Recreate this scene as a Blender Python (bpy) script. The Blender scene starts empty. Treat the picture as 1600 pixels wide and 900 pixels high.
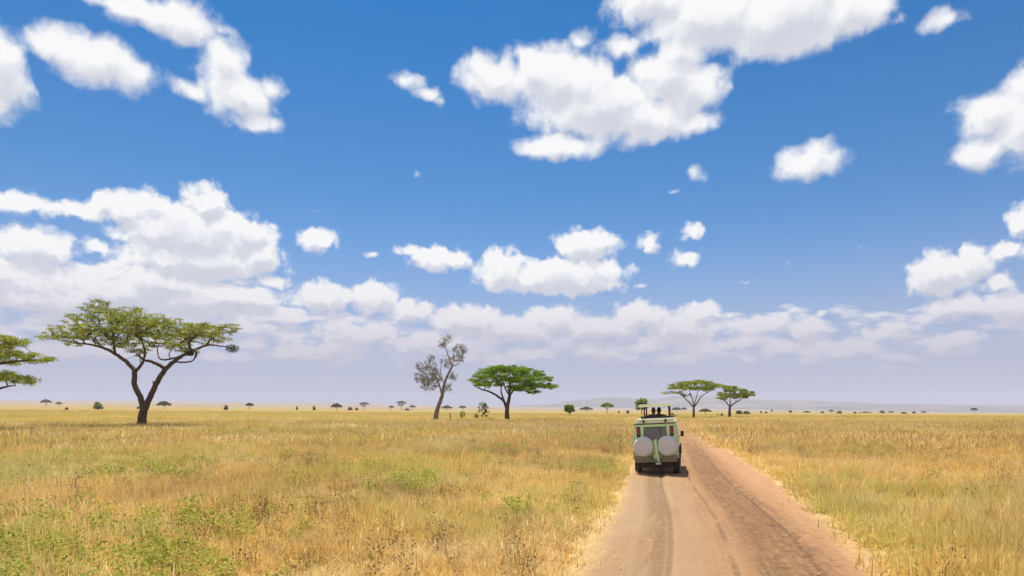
import bpy, bmesh, math, random
import numpy as np
from mathutils import Vector, Matrix, Euler, noise as mnoise
R = math.radians
D = bpy.data
SC = bpy.context.scene
COL = SC.collection
rng = np.random.default_rng(7)
random.seed(7)

# ------------------------------------------------------------------ frame of reference
# camera stands in the roof hatch of a following vehicle: eye height 2.6 m, looking along +Y
CAMH, F, CX, HY = 2.6, 1067.0, 800.0, 641.0     # focal length and horizon of a 24 mm lens on the 1600 px frame

def P(px, py, Y):
    """point at distance Y seen at picture position px, py"""
    return Vector(((px - CX) * Y / F, Y, CAMH + (HY - py) * Y / F))

# ------------------------------------------------------------------ node helpers
class NT:
    def __init__(s, tree):
        s.t = tree; s.n = tree.nodes; s.l = tree.links
    def node(s, typ, ins=None, **kw):
        n = s.n.new(typ)
        for k, v in kw.items(): setattr(n, k, v)
        for k, v in (ins or {}).items():
            i = n.inputs[k]
            if isinstance(v, bpy.types.NodeSocket): s.l.new(v, i)
            else: i.default_value = v
        return n
    def math(s, op, a, b=0.0, c=0.0, clamp=False):
        n = s.node('ShaderNodeMath', {0: a, 1: b, 2: c}, operation=op); n.use_clamp = clamp
        return n.outputs[0]
    def vmath(s, op, a, b=(0, 0, 0), c=(0, 0, 0)):
        n = s.node('ShaderNodeVectorMath', {0: a, 1: b, 2: c}, operation=op)
        return n.outputs['Value'] if op in ('LENGTH', 'DOT_PRODUCT', 'DISTANCE') else n.outputs[0]
    def noise(s, vec, scale, detail=3, rough=0.5, dim='3D', dist=0.0, lac=2.0, w=0.0, typ='FBM', col=False):
        n = s.node('ShaderNodeTexNoise', {'Vector': vec, 'Scale': scale, 'Detail': detail, 'Roughness': rough, 'Lacunarity': lac, 'Distortion': dist}, noise_dimensions=dim)
        return n.outputs[1 if col else 0]
    def sstep(s, v, a, b, lo=0.0, hi=1.0):
        n = s.node('ShaderNodeMapRange', {'Value': v, 'From Min': a, 'From Max': b, 'To Min': lo, 'To Max': hi}, interpolation_type='SMOOTHSTEP')
        return n.outputs[0]
    def lstep(s, v, a, b, lo=0.0, hi=1.0):
        return s.node('ShaderNodeMapRange', {'Value': v, 'From Min': a, 'From Max': b, 'To Min': lo, 'To Max': hi}).outputs[0]
    def mix(s, f, a, b, mode='MIX'):
        n = s.node('ShaderNodeMix', data_type='RGBA', blend_type=mode)
        for k, v in ((0, f), (6, a), (7, b)):
            if isinstance(v, bpy.types.NodeSocket): s.l.new(v, n.inputs[k])
            else: n.inputs[k].default_value = (*v, 1) if k and len(v) == 3 else v
        return n.outputs[2]
    def mixv(s, f, a, b):
        return s.math('MULTIPLY_ADD', f, s.math('SUBTRACT', b, a), a)
    def ramp(s, f, stops):
        n = s.node('ShaderNodeValToRGB', {0: f}); e = n.color_ramp.elements
        while len(e) < len(stops): e.new(0.5)
        for i, (p, c) in enumerate(stops): e[i].position = p; e[i].color = (*c, 1)
        return n.outputs[0]
    def sep(s, v): return s.node('ShaderNodeSeparateXYZ', {0: v}).outputs
    def comb(s, x, y, z=0.0): return s.node('ShaderNodeCombineXYZ', {0: x, 1: y, 2: z}).outputs[0]
# ------------------------------------------------------------------ sun, sky and clouds
SUN_EL, SUN_AZ = 64.0, -14.0        # high, ahead of the camera and a little to the left (azimuth from +Y, clockwise)

# cumulus banks: position and size on the sky, px ellipses converted to azimuth / elevation; w < 1 = thin and torn
CLOUDS = [
 (0,105,48,62,1),(-40,90,60,60,1),(2,150,22,30,1),
 (95,78,45,32,1),(150,92,58,38,1),(205,118,46,34,1),(55,68,18,14,.75),
 (235,22,80,28,.95),(290,38,48,32,1),(170,0,60,16,.85),(345,52,30,14,.6),
 (352,100,36,38,1),(375,150,52,44,1),(300,146,36,16,.85),(425,138,24,24,.8),(395,188,32,18,1),
 (636,128,34,17,.6),(672,146,30,13,.6),(690,160,12,14,.6),
 (775,125,52,38,1),(840,112,40,36,1),(880,130,80,60,1),(940,170,110,50,1),(1040,120,62,50,1),(1085,188,34,20,1),(1075,140,48,50,1),(1000,180,80,45,1),(868,230,60,18,1),(905,66,26,26,.65),(975,75,40,30,.65),
 (1020,0,75,38,1),(1110,30,110,58,1),(1230,25,130,64,1),(1325,10,60,50,1),(1060,80,50,40,1),
 (1478,30,48,26,.66),(1405,30,26,18,.5),
 (1560,175,55,36,1),(1610,190,70,62,1),(1545,235,50,28,1),(1610,140,50,40,1),
 (1268,254,50,25,1),(1300,246,24,10,.85),
 (1085,272,18,16,.65),(1048,300,24,10,.62),(1083,362,24,24,.8),(1015,380,21,18,.95),(1066,405,34,16,.9),
 (645,268,12,12,.44),(1345,383,28,8,.5),(1165,441,34,8,.52),(1228,410,12,8,.5),
 (40,318,80,22,.9),(130,330,70,20,.9),(195,325,60,30,1),(238,318,34,26,1),(322,318,46,32,1),(290,365,120,50,1),(375,370,60,40,1),(310,405,135,38,1),(250,440,110,32,1),
 (60,465,120,30,.95),(180,455,110,34,1),(300,470,120,30,1),(400,400,50,30,1),(50,385,78,36,1),(40,432,95,28,1),(152,386,30,16,.95),(422,440,34,16,.9),(350,462,120,22,1),(425,352,16,10,.7),
 (497,374,29,21,1),(585,398,28,8,.7),(640,392,28,12,.85),(685,404,52,22,1),
 (785,425,46,38,1),(880,432,112,34,1),(915,384,58,28,1),(1000,445,26,10,.7),
 (508,464,50,28,1),(585,466,44,30,1),(640,486,42,22,1),
 (730,500,70,26,1),(800,512,90,22,1),(940,512,90,22,1),(1060,512,80,22,1),(868,500,60,26,1),(1000,496,52,28,1),(1095,488,40,18,1),(1170,505,50,14,.9),(1262,512,40,20,1),(1285,490,15,8,.9),(1380,522,44,14,.9),(1480,530,70,16,.9),
 (1465,430,55,40,1),(1515,415,42,34,1),(1575,392,38,18,.95),(1600,345,28,30,1),(1500,478,70,22,.95),(1580,478,60,34,.95),(1560,445,40,18,.9),
 (940,552,44,10,.85),(1060,560,62,10,.85),(1175,560,22,12,.9),(1260,562,50,9,.8),(1390,575,34,9,.75),(830,520,60,18,.9),(560,520,80,20,.9),(90,470,100,22,.95),
]

def sky_pos(px, py):
    az = math.atan((px - CX) / F)
    return math.degrees(az), math.degrees(math.atan((HY - py) * math.cos(az) / F))

def cloud_group(name, clouds, bump, soft, shrink, rough):
    g = D.node_groups.new(name, 'ShaderNodeTree')
    g.interface.new_socket('P', in_out='INPUT', socket_type='NodeSocketVector')
    g.interface.new_socket('Field', in_out='OUTPUT', socket_type='NodeSocketFloat')
    t = NT(g)
    Pw = t.node('NodeGroupInput').outputs[0]; go = t.node('NodeGroupOutput')
    acc = None
    for (x, y, rx, ry, w) in clouds:
        a, e = sky_pos(x, y)
        ra = (sky_pos(x + rx, y)[0] - sky_pos(x - rx, y)[0]) / 2
        re = (sky_pos(x, y - ry)[1] - sky_pos(x, y + ry)[1]) / 2
        v = t.vmath('MULTIPLY_ADD', Pw, (1 / ra, 1 / re, 0), (-a / ra, -e / re, 0))
        d = t.vmath('LENGTH', v)
        # distance to the rim in degrees, roughly, so that the torn edge is as wide on small clouds as on big ones
        k = math.sqrt(ra * re) ** .6
        d = t.math('MULTIPLY_ADD', d, k, -k + (1 - w) * 1.45 - shrink)
        acc = d if acc is None else t.math('SMOOTH_MIN', acc, d, 0.2)
    bf, ba, fa = bump
    # cauliflower bumps plus fine torn detail
    vo = t.node('ShaderNodeTexVoronoi', {'Vector': Pw, 'Scale': bf, 'Detail': 1.5, 'Roughness': .5}, voronoi_dimensions='2D', feature='F1')
    b = t.math('MULTIPLY_ADD', vo.outputs[0], ba, -ba * .45)
    fb = t.noise(Pw, bf * 1.3, 5, rough, dim='2D')
    b2 = t.math('MULTIPLY_ADD', fb, fa, -fa * .5)
    s = t.math('ADD', t.math('ADD', acc, b), b2)
    t.l.new(t.math('MULTIPLY', s, -soft), go.inputs[0])
    return g

def build_world():
    w = D.worlds.new('World'); SC.world = w; w.use_nodes = True
    t = NT(w.node_tree); t.n.clear()
    out = t.node('ShaderNodeOutputWorld')
    dirv = t.node('ShaderNodeTexCoord').outputs['Generated']
    x, y, z = t.sep(t.vmath('NORMALIZE', dirv))
    az = t.math('MULTIPLY', t.math('ARCTAN2', x, y), 57.29578)
    el = t.math('MULTIPLY', t.math('ARCSINE', z), 57.29578)
    Pp = t.comb(az, el)
    sky = t.node('ShaderNodeTexSky', sky_type='NISHITA', sun_disc=False, sun_elevation=R(SUN_EL), sun_rotation=R(SUN_AZ),
                 altitude=1500, air_density=1.0, dust_density=SKY_DUST, ozone_density=3.0).outputs[0]
    tint = t.ramp(t.lstep(el, 0, 40), [(0, SKY_TINT), (.42, SKY_TINT), (.76, SKY_TINT2), (1, SKY_TINT2)])
    sky = t.mix(1.0, sky, tint, 'MULTIPLY')
    hi = cloud_group('cumulus_high', [c for c in CLOUDS if c[1] < 300], (0.36, .60, 1.6), .50, .36, .60)
    lo = cloud_group('cumulus_low', [c for c in CLOUDS if c[1] >= 300], (0.75, .58, .95), .80, .12, .62)
    def warp(f, a):
        n = t.vmath('SUBTRACT', t.noise(Pp, f, 3, 0.6, dim='2D', col=True), (.5, .5, .5))
        return t.vmath('MULTIPLY', t.vmath('MULTIPLY_ADD', n, (a, a * .8, 0), Pp), (1, 1, 0))
    wh, wl = warp(.22, 1.5), warp(.5, .9)
    def field(off):
        a = t.node('ShaderNodeGroup', node_tree=hi); t.l.new(t.vmath('ADD', wh, off), a.inputs[0])
        b = t.node('ShaderNodeGroup', node_tree=lo); t.l.new(t.vmath('ADD', wl, off), b.inputs[0])
        # distant decks of cloud low over the horizon
        p = t.vmath('ADD', Pp, off); q = t.vmath('MULTIPLY', p, (.16, .62, 0))
        n = t.noise(q, 1.0, 5, .62, dim='2D', dist=.25)
        vb = t.node('ShaderNodeTexVoronoi', {'Vector': t.vmath('MULTIPLY', p, (.36, .85, 0)), 'Scale': 1.0, 'Detail': 1.5, 'Roughness': .6}, voronoi_dimensions='2D', feature='F1').outputs[0]
        n = t.math('MULTIPLY_ADD', vb, -.42, t.math('ADD', n, .19))
        e = t.sep(p)
        up = t.math('SUBTRACT', e[1], t.sstep(e[0], -10, -26, 0, 3.0)); band = t.math('MULTIPLY', t.sstep(e[1], 2.6, 4.6), t.sstep(up, 9.6, 6.4))
        band = t.math('MULTIPLY', band, t.sstep(e[0], 42.0, 20.0, 0.72, 1.0))
        dk = t.math('MULTIPLY_ADD', t.math('ADD', n, t.math('MULTIPLY', band, .66)), 1.7, -1.45)
        m = t.math('MAXIMUM', a.outputs[0], b.outputs[0])
        return t.math('SMOOTH_MAX', m, dk, .12)
    # unseen clouds added behind and above the viewer, as white fill light
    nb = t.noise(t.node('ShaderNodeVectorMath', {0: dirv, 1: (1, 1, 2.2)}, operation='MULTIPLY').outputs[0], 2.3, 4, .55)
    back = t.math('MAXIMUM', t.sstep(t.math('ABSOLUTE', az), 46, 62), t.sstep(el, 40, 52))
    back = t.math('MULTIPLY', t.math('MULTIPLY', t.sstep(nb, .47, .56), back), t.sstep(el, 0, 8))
    f0 = field((0, 0, 0)); f1 = field((-.3, .95, 0))
    cover = t.sstep(f0, -.17, .40)
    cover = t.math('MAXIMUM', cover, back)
    # light falls in from above: what has much cloud over it is grey, rims and tops are white
    over = t.math('MINIMUM', t.math('MAXIMUM', f1, -.15), 1.1)
    here = t.math('MINIMUM', t.math('MAXIMUM', f0, -.1), 1.1)
    relief = t.math('SUBTRACT', f1, f0)
    s = t.math('ADD', t.math('MULTIPLY', over, .62), t.math('MULTIPLY', t.math('MINIMUM', t.math('MAXIMUM', relief, -.3), .4), .9))
    lit = t.math('MINIMUM', t.math('EXPONENT', t.math('MULTIPLY', s, -1.5)), 1.0)
    ccol = t.ramp(lit, [(0.0, (.60, .62, .71)), (.35, (.71, .725, .79)), (.68, (.87, .875, .915)), (1.0, (1.0, .995, .985))])
    # far clouds take on the colour of the air in front of them
    air = t.sstep(el, 12.0, 1.0, 0.0, .92)
    ccol = t.mix(air, ccol, AIR)
    air2 = t.sstep(el, 19.0, 0.0, 0.0, .97)
    sk = t.mix(t.math('POWER', air2, 1.45), t.vmath('SCALE', sky) if False else sky, tuple(c / .09 for c in AIR))
    b1 = t.node('ShaderNodeBackground', {0: sk, 1: SKY_STR}).outputs[0]
    b2 = t.node('ShaderNodeBackground', {0: ccol, 1: GAIN}).outputs[0]
    cover = t.math('MULTIPLY', cover, t.sstep(el, 0.5, 3.0))
    mx = t.node('ShaderNodeMixShader', {0: t.math('MULTIPLY', cover, .97), 1: b1, 2: b2}).outputs[0]
    t.l.new(mx, out.inputs[0])
    w.cycles.sampling_method = 'MANUAL'; w.cycles.sample_map_resolution = 512

SKY_DUST = 0.4
EXPO = 0.5; GAIN = 2 ** -EXPO; SKY_STR = .09 * GAIN          # what the sky and clouds give is set for exposure 0
SKY_TINT = (0.40, .92, 1.23)
SKY_TINT2 = (0.085, .84, 1.29)
AIR = (.495, .46, .585)
build_world()

def build_sun():
    l = D.lights.new('sun', 'SUN'); l.energy = SUN_E; l.angle = R(0.53); l.color = (1, .95, .87)
    o = D.objects.new('sun', l); COL.objects.link(o)
    d = Vector((math.sin(R(SUN_AZ)) * math.cos(R(SUN_EL)), math.cos(R(SUN_AZ)) * math.cos(R(SUN_EL)), math.sin(R(SUN_EL))))
    o.rotation_euler = d.to_track_quat('Z', 'Y').to_euler(); o.location = d * 60
SUN_E = 5.0
build_sun()

cam = D.cameras.new('camera'); camo = D.objects.new('camera', cam); COL.objects.link(camo)
cam.lens = 36.0 * F / 1600; cam.sensor_width = 36; cam.shift_y = (HY - 450) / 1600
cam.clip_start = .1; cam.clip_end = 80000
camo.location = (0, 0, CAMH); camo.rotation_euler = (R(90), 0, 0)
SC.camera = camo
vs = SC.view_settings; vs.view_transform = 'Standard'; vs.look = 'None'; vs.gamma = 1; vs.exposure = EXPO; vs.use_curve_mapping = False
c = SC.cycles
c.max_bounces = 8; c.diffuse_bounces = 5; c.glossy_bounces = 2; c.transmission_bounces = 4; c.transparent_max_bounces = 8; c.volume_bounces = 0
c.use_denoising = True; c.use_adaptive_sampling = True; c.adaptive_threshold = .015
c.caustics_reflective = False; c.caustics_refractive = False
# ------------------------------------------------------------------ mesh helpers
def link_mesh(name, verts, faces, mat=None, parent=None, smooth=False):
    me = D.meshes.new(name)
    if isinstance(faces, np.ndarray):
        nv, nf, k = len(verts), len(faces), faces.shape[1]
        me.vertices.add(nv); me.vertices.foreach_set('co', np.asarray(verts, dtype=np.float32).ravel())
        me.loops.add(nf * k); me.loops.foreach_set('vertex_index', faces.astype(np.int32).ravel())
        me.polygons.add(nf); me.polygons.foreach_set('loop_start', np.arange(0, nf * k, k, dtype=np.int32))
        me.update(calc_edges=True)
    else:
        me.from_pydata([tuple(v) for v in verts], [], faces)
    if smooth: me.polygons.foreach_set('use_smooth', np.ones(len(me.polygons), dtype=bool))
    o = D.objects.new(name, me); 
    if mat: me.materials.append(mat)
    COL.objects.link(o)
    if parent: o.parent = parent
    return o

def tag(o, label=None, cat=None, group=None, kind=None):
    if label: o['label'] = label
    if cat: o['category'] = cat
    if group: o['group'] = group
    if kind: o['kind'] = kind
    return o

def empty(name, loc, rz=0, **kw):
    o = D.objects.new(name, None); COL.objects.link(o); o.location = loc; o.rotation_euler = (0, 0, rz)
    o.empty_display_size = .3
    return tag(o, **kw)

def new_mat(name):
    m = D.materials.new(name); m.use_nodes = True; m.node_tree.nodes.clear()
    return m, NT(m.node_tree)

def finish(t, shader, disp=None):
    o = t.node('ShaderNodeOutputMaterial'); t.l.new(shader, o.inputs[0])
    return o

def vnoise(x, y, seed=0):
    """smooth value noise on arrays, 0..1"""
    r = np.random.default_rng(seed); T = r.random((256, 256))
    xi = np.floor(x).astype(int); yi = np.floor(y).astype(int); fx = x - xi; fy = y - yi
    fx = fx * fx * (3 - 2 * fx); fy = fy * fy * (3 - 2 * fy)
    g = lambda a, b: T[a & 255, b & 255]
    return (g(xi, yi) * (1 - fx) + g(xi + 1, yi) * fx) * (1 - fy) + (g(xi, yi + 1) * (1 - fx) + g(xi + 1, yi + 1) * fx) * fy

def fbm(x, y, seed=0, oct=4):
    s = 0; a = .5
    for i in range(oct):
        s = s + a * vnoise(x * 2 ** i + 17.3 * i, y * 2 ** i + 9.1 * i, seed + i); a *= .5
    return s / (1 - .5 ** oct)

def sm(v, a, b):
    t = np.clip((np.asarray(v, dtype=float) - a) / (b - a), 0, 1)
    return t * t * (3 - 2 * t)

# ------------------------------------------------------------------ terrain
PLAIN = [(-400, 627), (0, 628), (200, 628), (400, 629.5), (600, 633), (800, 636.5), (900, 637), (1100, 638.5), (1300, 641.5), (1450, 644), (1600, 645.5), (2000, 646)]
_pa = [math.atan((p - CX) / F) for p, _ in PLAIN]; _pe = [(HY - y) / F * math.cos(a) for (p, y), a in zip(PLAIN, _pa)]

def ground_z(x, y):
    x = np.asarray(x, float); y = np.asarray(y, float)
    r = np.hypot(x, y); az = np.arctan2(x, y)
    tilt = np.where(x < 0, -.0093 * x, -.0044 * x) * sm(r, 130, 600)
    tilt = np.where(y > 0, tilt, tilt * .3)
    far = np.interp(az, _pa, _pe) * 8000
    k = sm(r, 1800, 8000)
    z = tilt * (1 - k) + far * k
    z = z + (fbm(x / 60 + 50, y / 60 + 50, 3, 2) - .5) * .5 * sm(r, 120, 400) + (fbm(x / 900 + 90, y / 900 + 70, 5, 3) - .5) * 22 * sm(r, 2200, 6000)
    return z

def gz(x, y): return float(ground_z(x, y))

def ground_at(px, py, Dmax=1500):
    """point of the ground seen at picture position px, py"""
    Y = np.geomspace(8, Dmax, 4000); X = (px - CX) * Y / F
    z = ground_z(X, Y); ya = HY - (z - CAMH) * F / Y
    ok = np.where(ya <= py)[0]
    i = ok[0] if len(ok) else int(np.argmin(ya))
    return Vector((float(X[i]), float(Y[i]), float(z[i])))

# ------------------------------------------------------------------ road line
ROAD_C = [(-9, -60), (-4.5, -25), (-1.2, -8), (.9, 1.5), (2.45, 7.2), (3.38, 10.7), (4.22, 13.9), (5.38, 18.6), (7.2, 26.7), (11.0, 43.3), (17.2, 71), (24.5, 102), (29.6, 122), (30.5, 133), (27, 145), (17, 158), (-5, 178), (-60, 205)]
ROAD_W = [5.2, 5.2, 5.1, 5.0, 5.0, 5.0, 5.15, 5.35, 5.7, 5.8, 5.8, 5.8, 5.8, 5.6, 5.4, 5.2, 5, 5]
def catmull(pts, n):
    pts = [np.array(p, float) for p in pts]; out = []
    for i in range(len(pts) - 1):
        p0, p1, p2, p3 = pts[max(i - 1, 0)], pts[i], pts[i + 1], pts[min(i + 2, len(pts) - 1)]
        for k in range(n):
            t = k / n
            out.append(.5 * ((2 * p1) + (-p0 + p2) * t + (2 * p0 - 5 * p1 + 4 * p2 - p3) * t * t + (-p0 + 3 * p1 - 3 * p2 + p3) * t ** 3))
    out.append(pts[-1]); return np.array(out)
_rc = catmull([(a, b, w) for (a, b), w in zip(ROAD_C, ROAD_W)], 60)
_seg = np.hypot(*np.diff(_rc[:, :2], axis=0).T); _s = np.concatenate([[0], np.cumsum(_seg)])
def road_samples(step_fn):
    s = 0; ss = []
    while s < _s[-1]:
        ss.append(s); y = np.interp(s, _s, _rc[:, 1]); s += step_fn(y)
    ss = np.array(ss); return ss, np.interp(ss, _s, _rc[:, 0]), np.interp(ss, _s, _rc[:, 1]), np.interp(ss, _s, _rc[:, 2])
_q = _rc[::6]
def road_dist(x, y):
    """distance outside the road edge (negative on the road), and side (-1 left, +1 right)"""
    x = np.asarray(x, float); y = np.asarray(y, float); best = np.full(x.shape, 1e9); side = np.ones(x.shape)
    for i in range(len(_q) - 1):
        a, b = _q[i], _q[i + 1]; dx, dy = b[0] - a[0], b[1] - a[1]; L = dx * dx + dy * dy
        t = np.clip(((x - a[0]) * dx + (y - a[1]) * dy) / L, 0, 1)
        ex, ey = x - a[0] - t * dx, y - a[1] - t * dy
        d = np.hypot(ex, ey) - (a[2] + (b[2] - a[2]) * t) / 2
        m = d < best; best = np.where(m, d, best); side = np.where(m, np.sign(ex * dy - ey * dx), side)
    return best, side

# ------------------------------------------------------------------ materials of the ground
def mat_ground():
    m, t = new_mat('dry_plain')
    pos = t.node('ShaderNodeNewGeometry').outputs['Position']
    n1 = t.noise(pos, .012, 4, .55); n2 = t.noise(t.vmath('MULTIPLY', pos, (.02, .08, .05)), 1.0, 4, .6); n3 = t.noise(pos, 1.3, 5, .7)
    n4 = t.noise(pos, .0011, 4, .6)
    c = t.ramp(n2, [(.3, (.42, .27, .09)), (.48, (.48, .34, .11)), (.6, (.36, .32, .08)), (.75, (.27, .27, .06))])
    c2 = t.ramp(n1, [(.35, (.46, .31, .13)), (.6, (.42, .34, .12))])
    c = t.mix(.45, c, c2)
    c = t.mix(t.sstep(n3, .35, .65, 0, .35), c, (.25, .17, .075))
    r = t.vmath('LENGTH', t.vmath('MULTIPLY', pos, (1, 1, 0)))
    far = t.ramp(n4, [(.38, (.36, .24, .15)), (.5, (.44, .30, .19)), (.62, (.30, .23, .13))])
    c = t.mix(t.sstep(r, 150, 450, 0, .9), c, t.mix(1.0, c, (.74, .72, .60), 'MULTIPLY'))  # distant ground darkened, standing in for the grass shading itself
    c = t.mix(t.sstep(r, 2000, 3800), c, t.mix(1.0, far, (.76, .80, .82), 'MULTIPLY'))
    soil = t.mix(n3, (.38, .25, .11), (.56, .40, .19))
    c = t.mix(t.sstep(r, 60, 20), c, soil)
    b = t.node('ShaderNodeBump', {'Strength': .6, 'Distance': .05, 'Height': t.noise(pos, 6, 5, .7)}).outputs[0]
    s = t.node('ShaderNodeBsdfPrincipled', {'Base Color': c, 'Roughness': 1.0, 'Specular IOR Level': .1, 'Normal': b}).outputs[0]
    finish(t, s); return m

CLOD_S = float(np.interp(13.5, _rc[:, 1], _s))
def mat_road():
    m, t = new_mat('dirt_road')
    uv = t.node('ShaderNodeAttribute', attribute_name='track').outputs['Vector']     # x: metres across, y: metres along, z: width
    u, v, wd = t.sep(uv)
    wob = t.math('MULTIPLY', t.math('SUBTRACT', t.noise(t.comb(0.0, v), .05, 2, .5, dim='2D'), .5), .5)
    uw = t.math('ADD', u, wob)
    p = t.comb(uw, v)
    fine = t.noise(uv, 7.0, 6, .75); mid = t.noise(t.vmath('MULTIPLY', p, (2.2, .35, 0)), 1.0, 5, .65); big = t.noise(t.vmath('MULTIPLY', p, (.6, .12, 0)), 1.0, 4, .6)
    streak = t.noise(t.vmath('MULTIPLY', p, (9, .28, 0)), 1.0, 5, .6)
    c = t.ramp(t.math('ADD', t.math('MULTIPLY', mid, .5), t.math('MULTIPLY', streak, .5)), [(.34, (.31, .185, .115)), (.48, (.40, .245, .15)), (.60, (.47, .29, .185)), (.75, (.53, .345, .22))])
    # greyer packed dust on the left lane, pinker loose soil at the right
    c = t.mix(t.math('MULTIPLY', t.sstep(u, 3.2, 1.2), t.sstep(big, .2, .6)), c, (.47, .355, .265))
    c = t.mix(t.sstep(u, 3.9, 4.9, 0, .6), c, (.66, .41, .28))
    def band(cen, half, soft, src=uw):
        d = t.math('ABSOLUTE', t.math('SUBTRACT', src, cen))
        return t.sstep(d, half + soft, half)
    brk = t.sstep(t.noise(t.vmath('MULTIPLY', p, (1.6, .55, 0)), 1.0, 5, .7), .36, .60)
    brk2 = t.sstep(t.noise(t.vmath('MULTIPLY', p, (5, 1.4, 0)), 1.0, 5, .75), .42, .62)
    brk3 = t.sstep(t.noise(t.vmath('MULTIPLY', p, (3, .2, 0)), 1.0, 4, .7), .3, .5)
    dk = (.15, .09, .06)
    f = t.math('MULTIPLY', band(1.52, .02, .08), .5)
    f = t.math('MAXIMUM', f, t.math('MULTIPLY', t.math('MULTIPLY', band(1.25, .10, .30), brk3), .42))
    f = t.math('MAXIMUM', f, t.math('MULTIPLY', t.math('MULTIPLY', band(3.4, .25, .5), t.math('MULTIPLY', brk3, t.sstep(mid, .38, .58, .35, 1))), .60))
    f = t.math('MAXIMUM', f, t.math('MULTIPLY', t.math('MULTIPLY', band(3.02, .02, .07), brk), .6))
    f = t.math('MAXIMUM', f, t.math('MULTIPLY', t.math('MULTIPLY', band(3.85, .02, .06), brk3), .75))
    f = t.math('MAXIMUM', f, t.math('MULTIPLY', t.math('MULTIPLY', band(3.5, .35, .5), brk2), .75))
    f = t.math('MAXIMUM', f, t.math('MULTIPLY', t.math('MULTIPLY', band(2.55, .02, .06), brk), .5))
    clod = t.sstep(t.noise(t.vmath('MULTIPLY', p, (2.6, 2.2, 0)), 1.0, 6, .75), .52, .64)
    f = t.math('MAXIMUM', f, t.math('MULTIPLY', t.math('MULTIPLY', band(3.75, .3, .5), clod), t.sstep(v, CLOD_S + 6, CLOD_S, 0, .95)))
    f = t.math('MULTIPLY', f, t.sstep(v, CLOD_S + 55, CLOD_S + 22, .12, 1))
    c = t.mix(f, c, dk)
    c = t.mix(t.sstep(fine, .45, .72, 0, .45), c, (.58, .42, .29))
    c = t.mix(t.sstep(fine, .42, .25, 0, .5), c, (.24, .14, .09))
    # straw litter towards both edges
    edge = t.math('MINIMUM', u, t.math('SUBTRACT', wd, u))
    c = t.mix(t.math('MULTIPLY', t.sstep(t.math('ADD', edge, t.math('MULTIPLY', mid, -.5)), .38, -.15), t.sstep(fine, .35, .6, .25, .85)), c, (.74, .56, .30))
    c = t.mix(1.0, c, (.70, .61, .455), 'MULTIPLY')
    vo = t.node('ShaderNodeTexVoronoi', {'Vector': uv, 'Scale': 9.0}, voronoi_dimensions='2D').outputs[0]
    h = t.math('ADD', t.math('MULTIPLY', fine, .6), t.math('ADD', t.math('MULTIPLY', t.noise(t.vmath('MULTIPLY', uv, (7, 3, 0)), 1.0, 6, .75), 1.2), t.math('MULTIPLY', vo, .25)))
    b = t.node('ShaderNodeBump', {'Strength': .8, 'Distance': .045, 'Height': h}).outputs[0]
    s = t.node('ShaderNodeBsdfPrincipled', {'Base Color': c, 'Roughness': .95, 'Specular IOR Level': .15, 'Normal': b}).outputs[0]
    finish(t, s); return m

def mat_hills():
    m, t = new_mat('far_hills')
    pos = t.node('ShaderNodeNewGeometry').outputs['Position']
    n = t.noise(pos, .0009, 5, .6)
    c = t.ramp(n, [(.38, (.09, .10, .07)), (.5, (.17, .14, .10)), (.62, (.30, .22, .16))])
    s = t.node('ShaderNodeBsdfDiffuse', {0: c}).outputs[0]
    finish(t, s); return m

def build_ground():
    # polar sheet, fine in front of the camera, reaching 15 km
    ang = np.concatenate([np.radians(np.arange(-50, 50, .5)), np.radians(np.arange(50, 310, 4))])
    rad = np.concatenate([[2, 6, 12, 20, 35, 60, 90, 120], np.geomspace(140, 15000, 90)])
    A, Rr = np.meshgrid(ang, rad, indexing='ij'); X = Rr * np.sin(A); Y = Rr * np.cos(A)
    Z = ground_z(X, Y); n, k = X.shape
    v = np.stack([X, Y, Z], -1).reshape(-1, 3); v = np.vstack([v, [[0, 0, 0]]])
    f = []
    for i in range(n):
        j = (i + 1) % n
        for q in range(k - 1): f.append((i * k + q, i * k + q + 1, j * k + q + 1, j * k + q))
    f = [tuple(reversed(q)) for q in f]
    for i in range(n): f.append((len(v) - 1, (i + 1) % n * k, i * k))
    o = link_mesh('ground', v, f, mat_ground(), smooth=True); tag(o, 'flat dry savanna plain reaching to the horizon', kind='structure')

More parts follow.
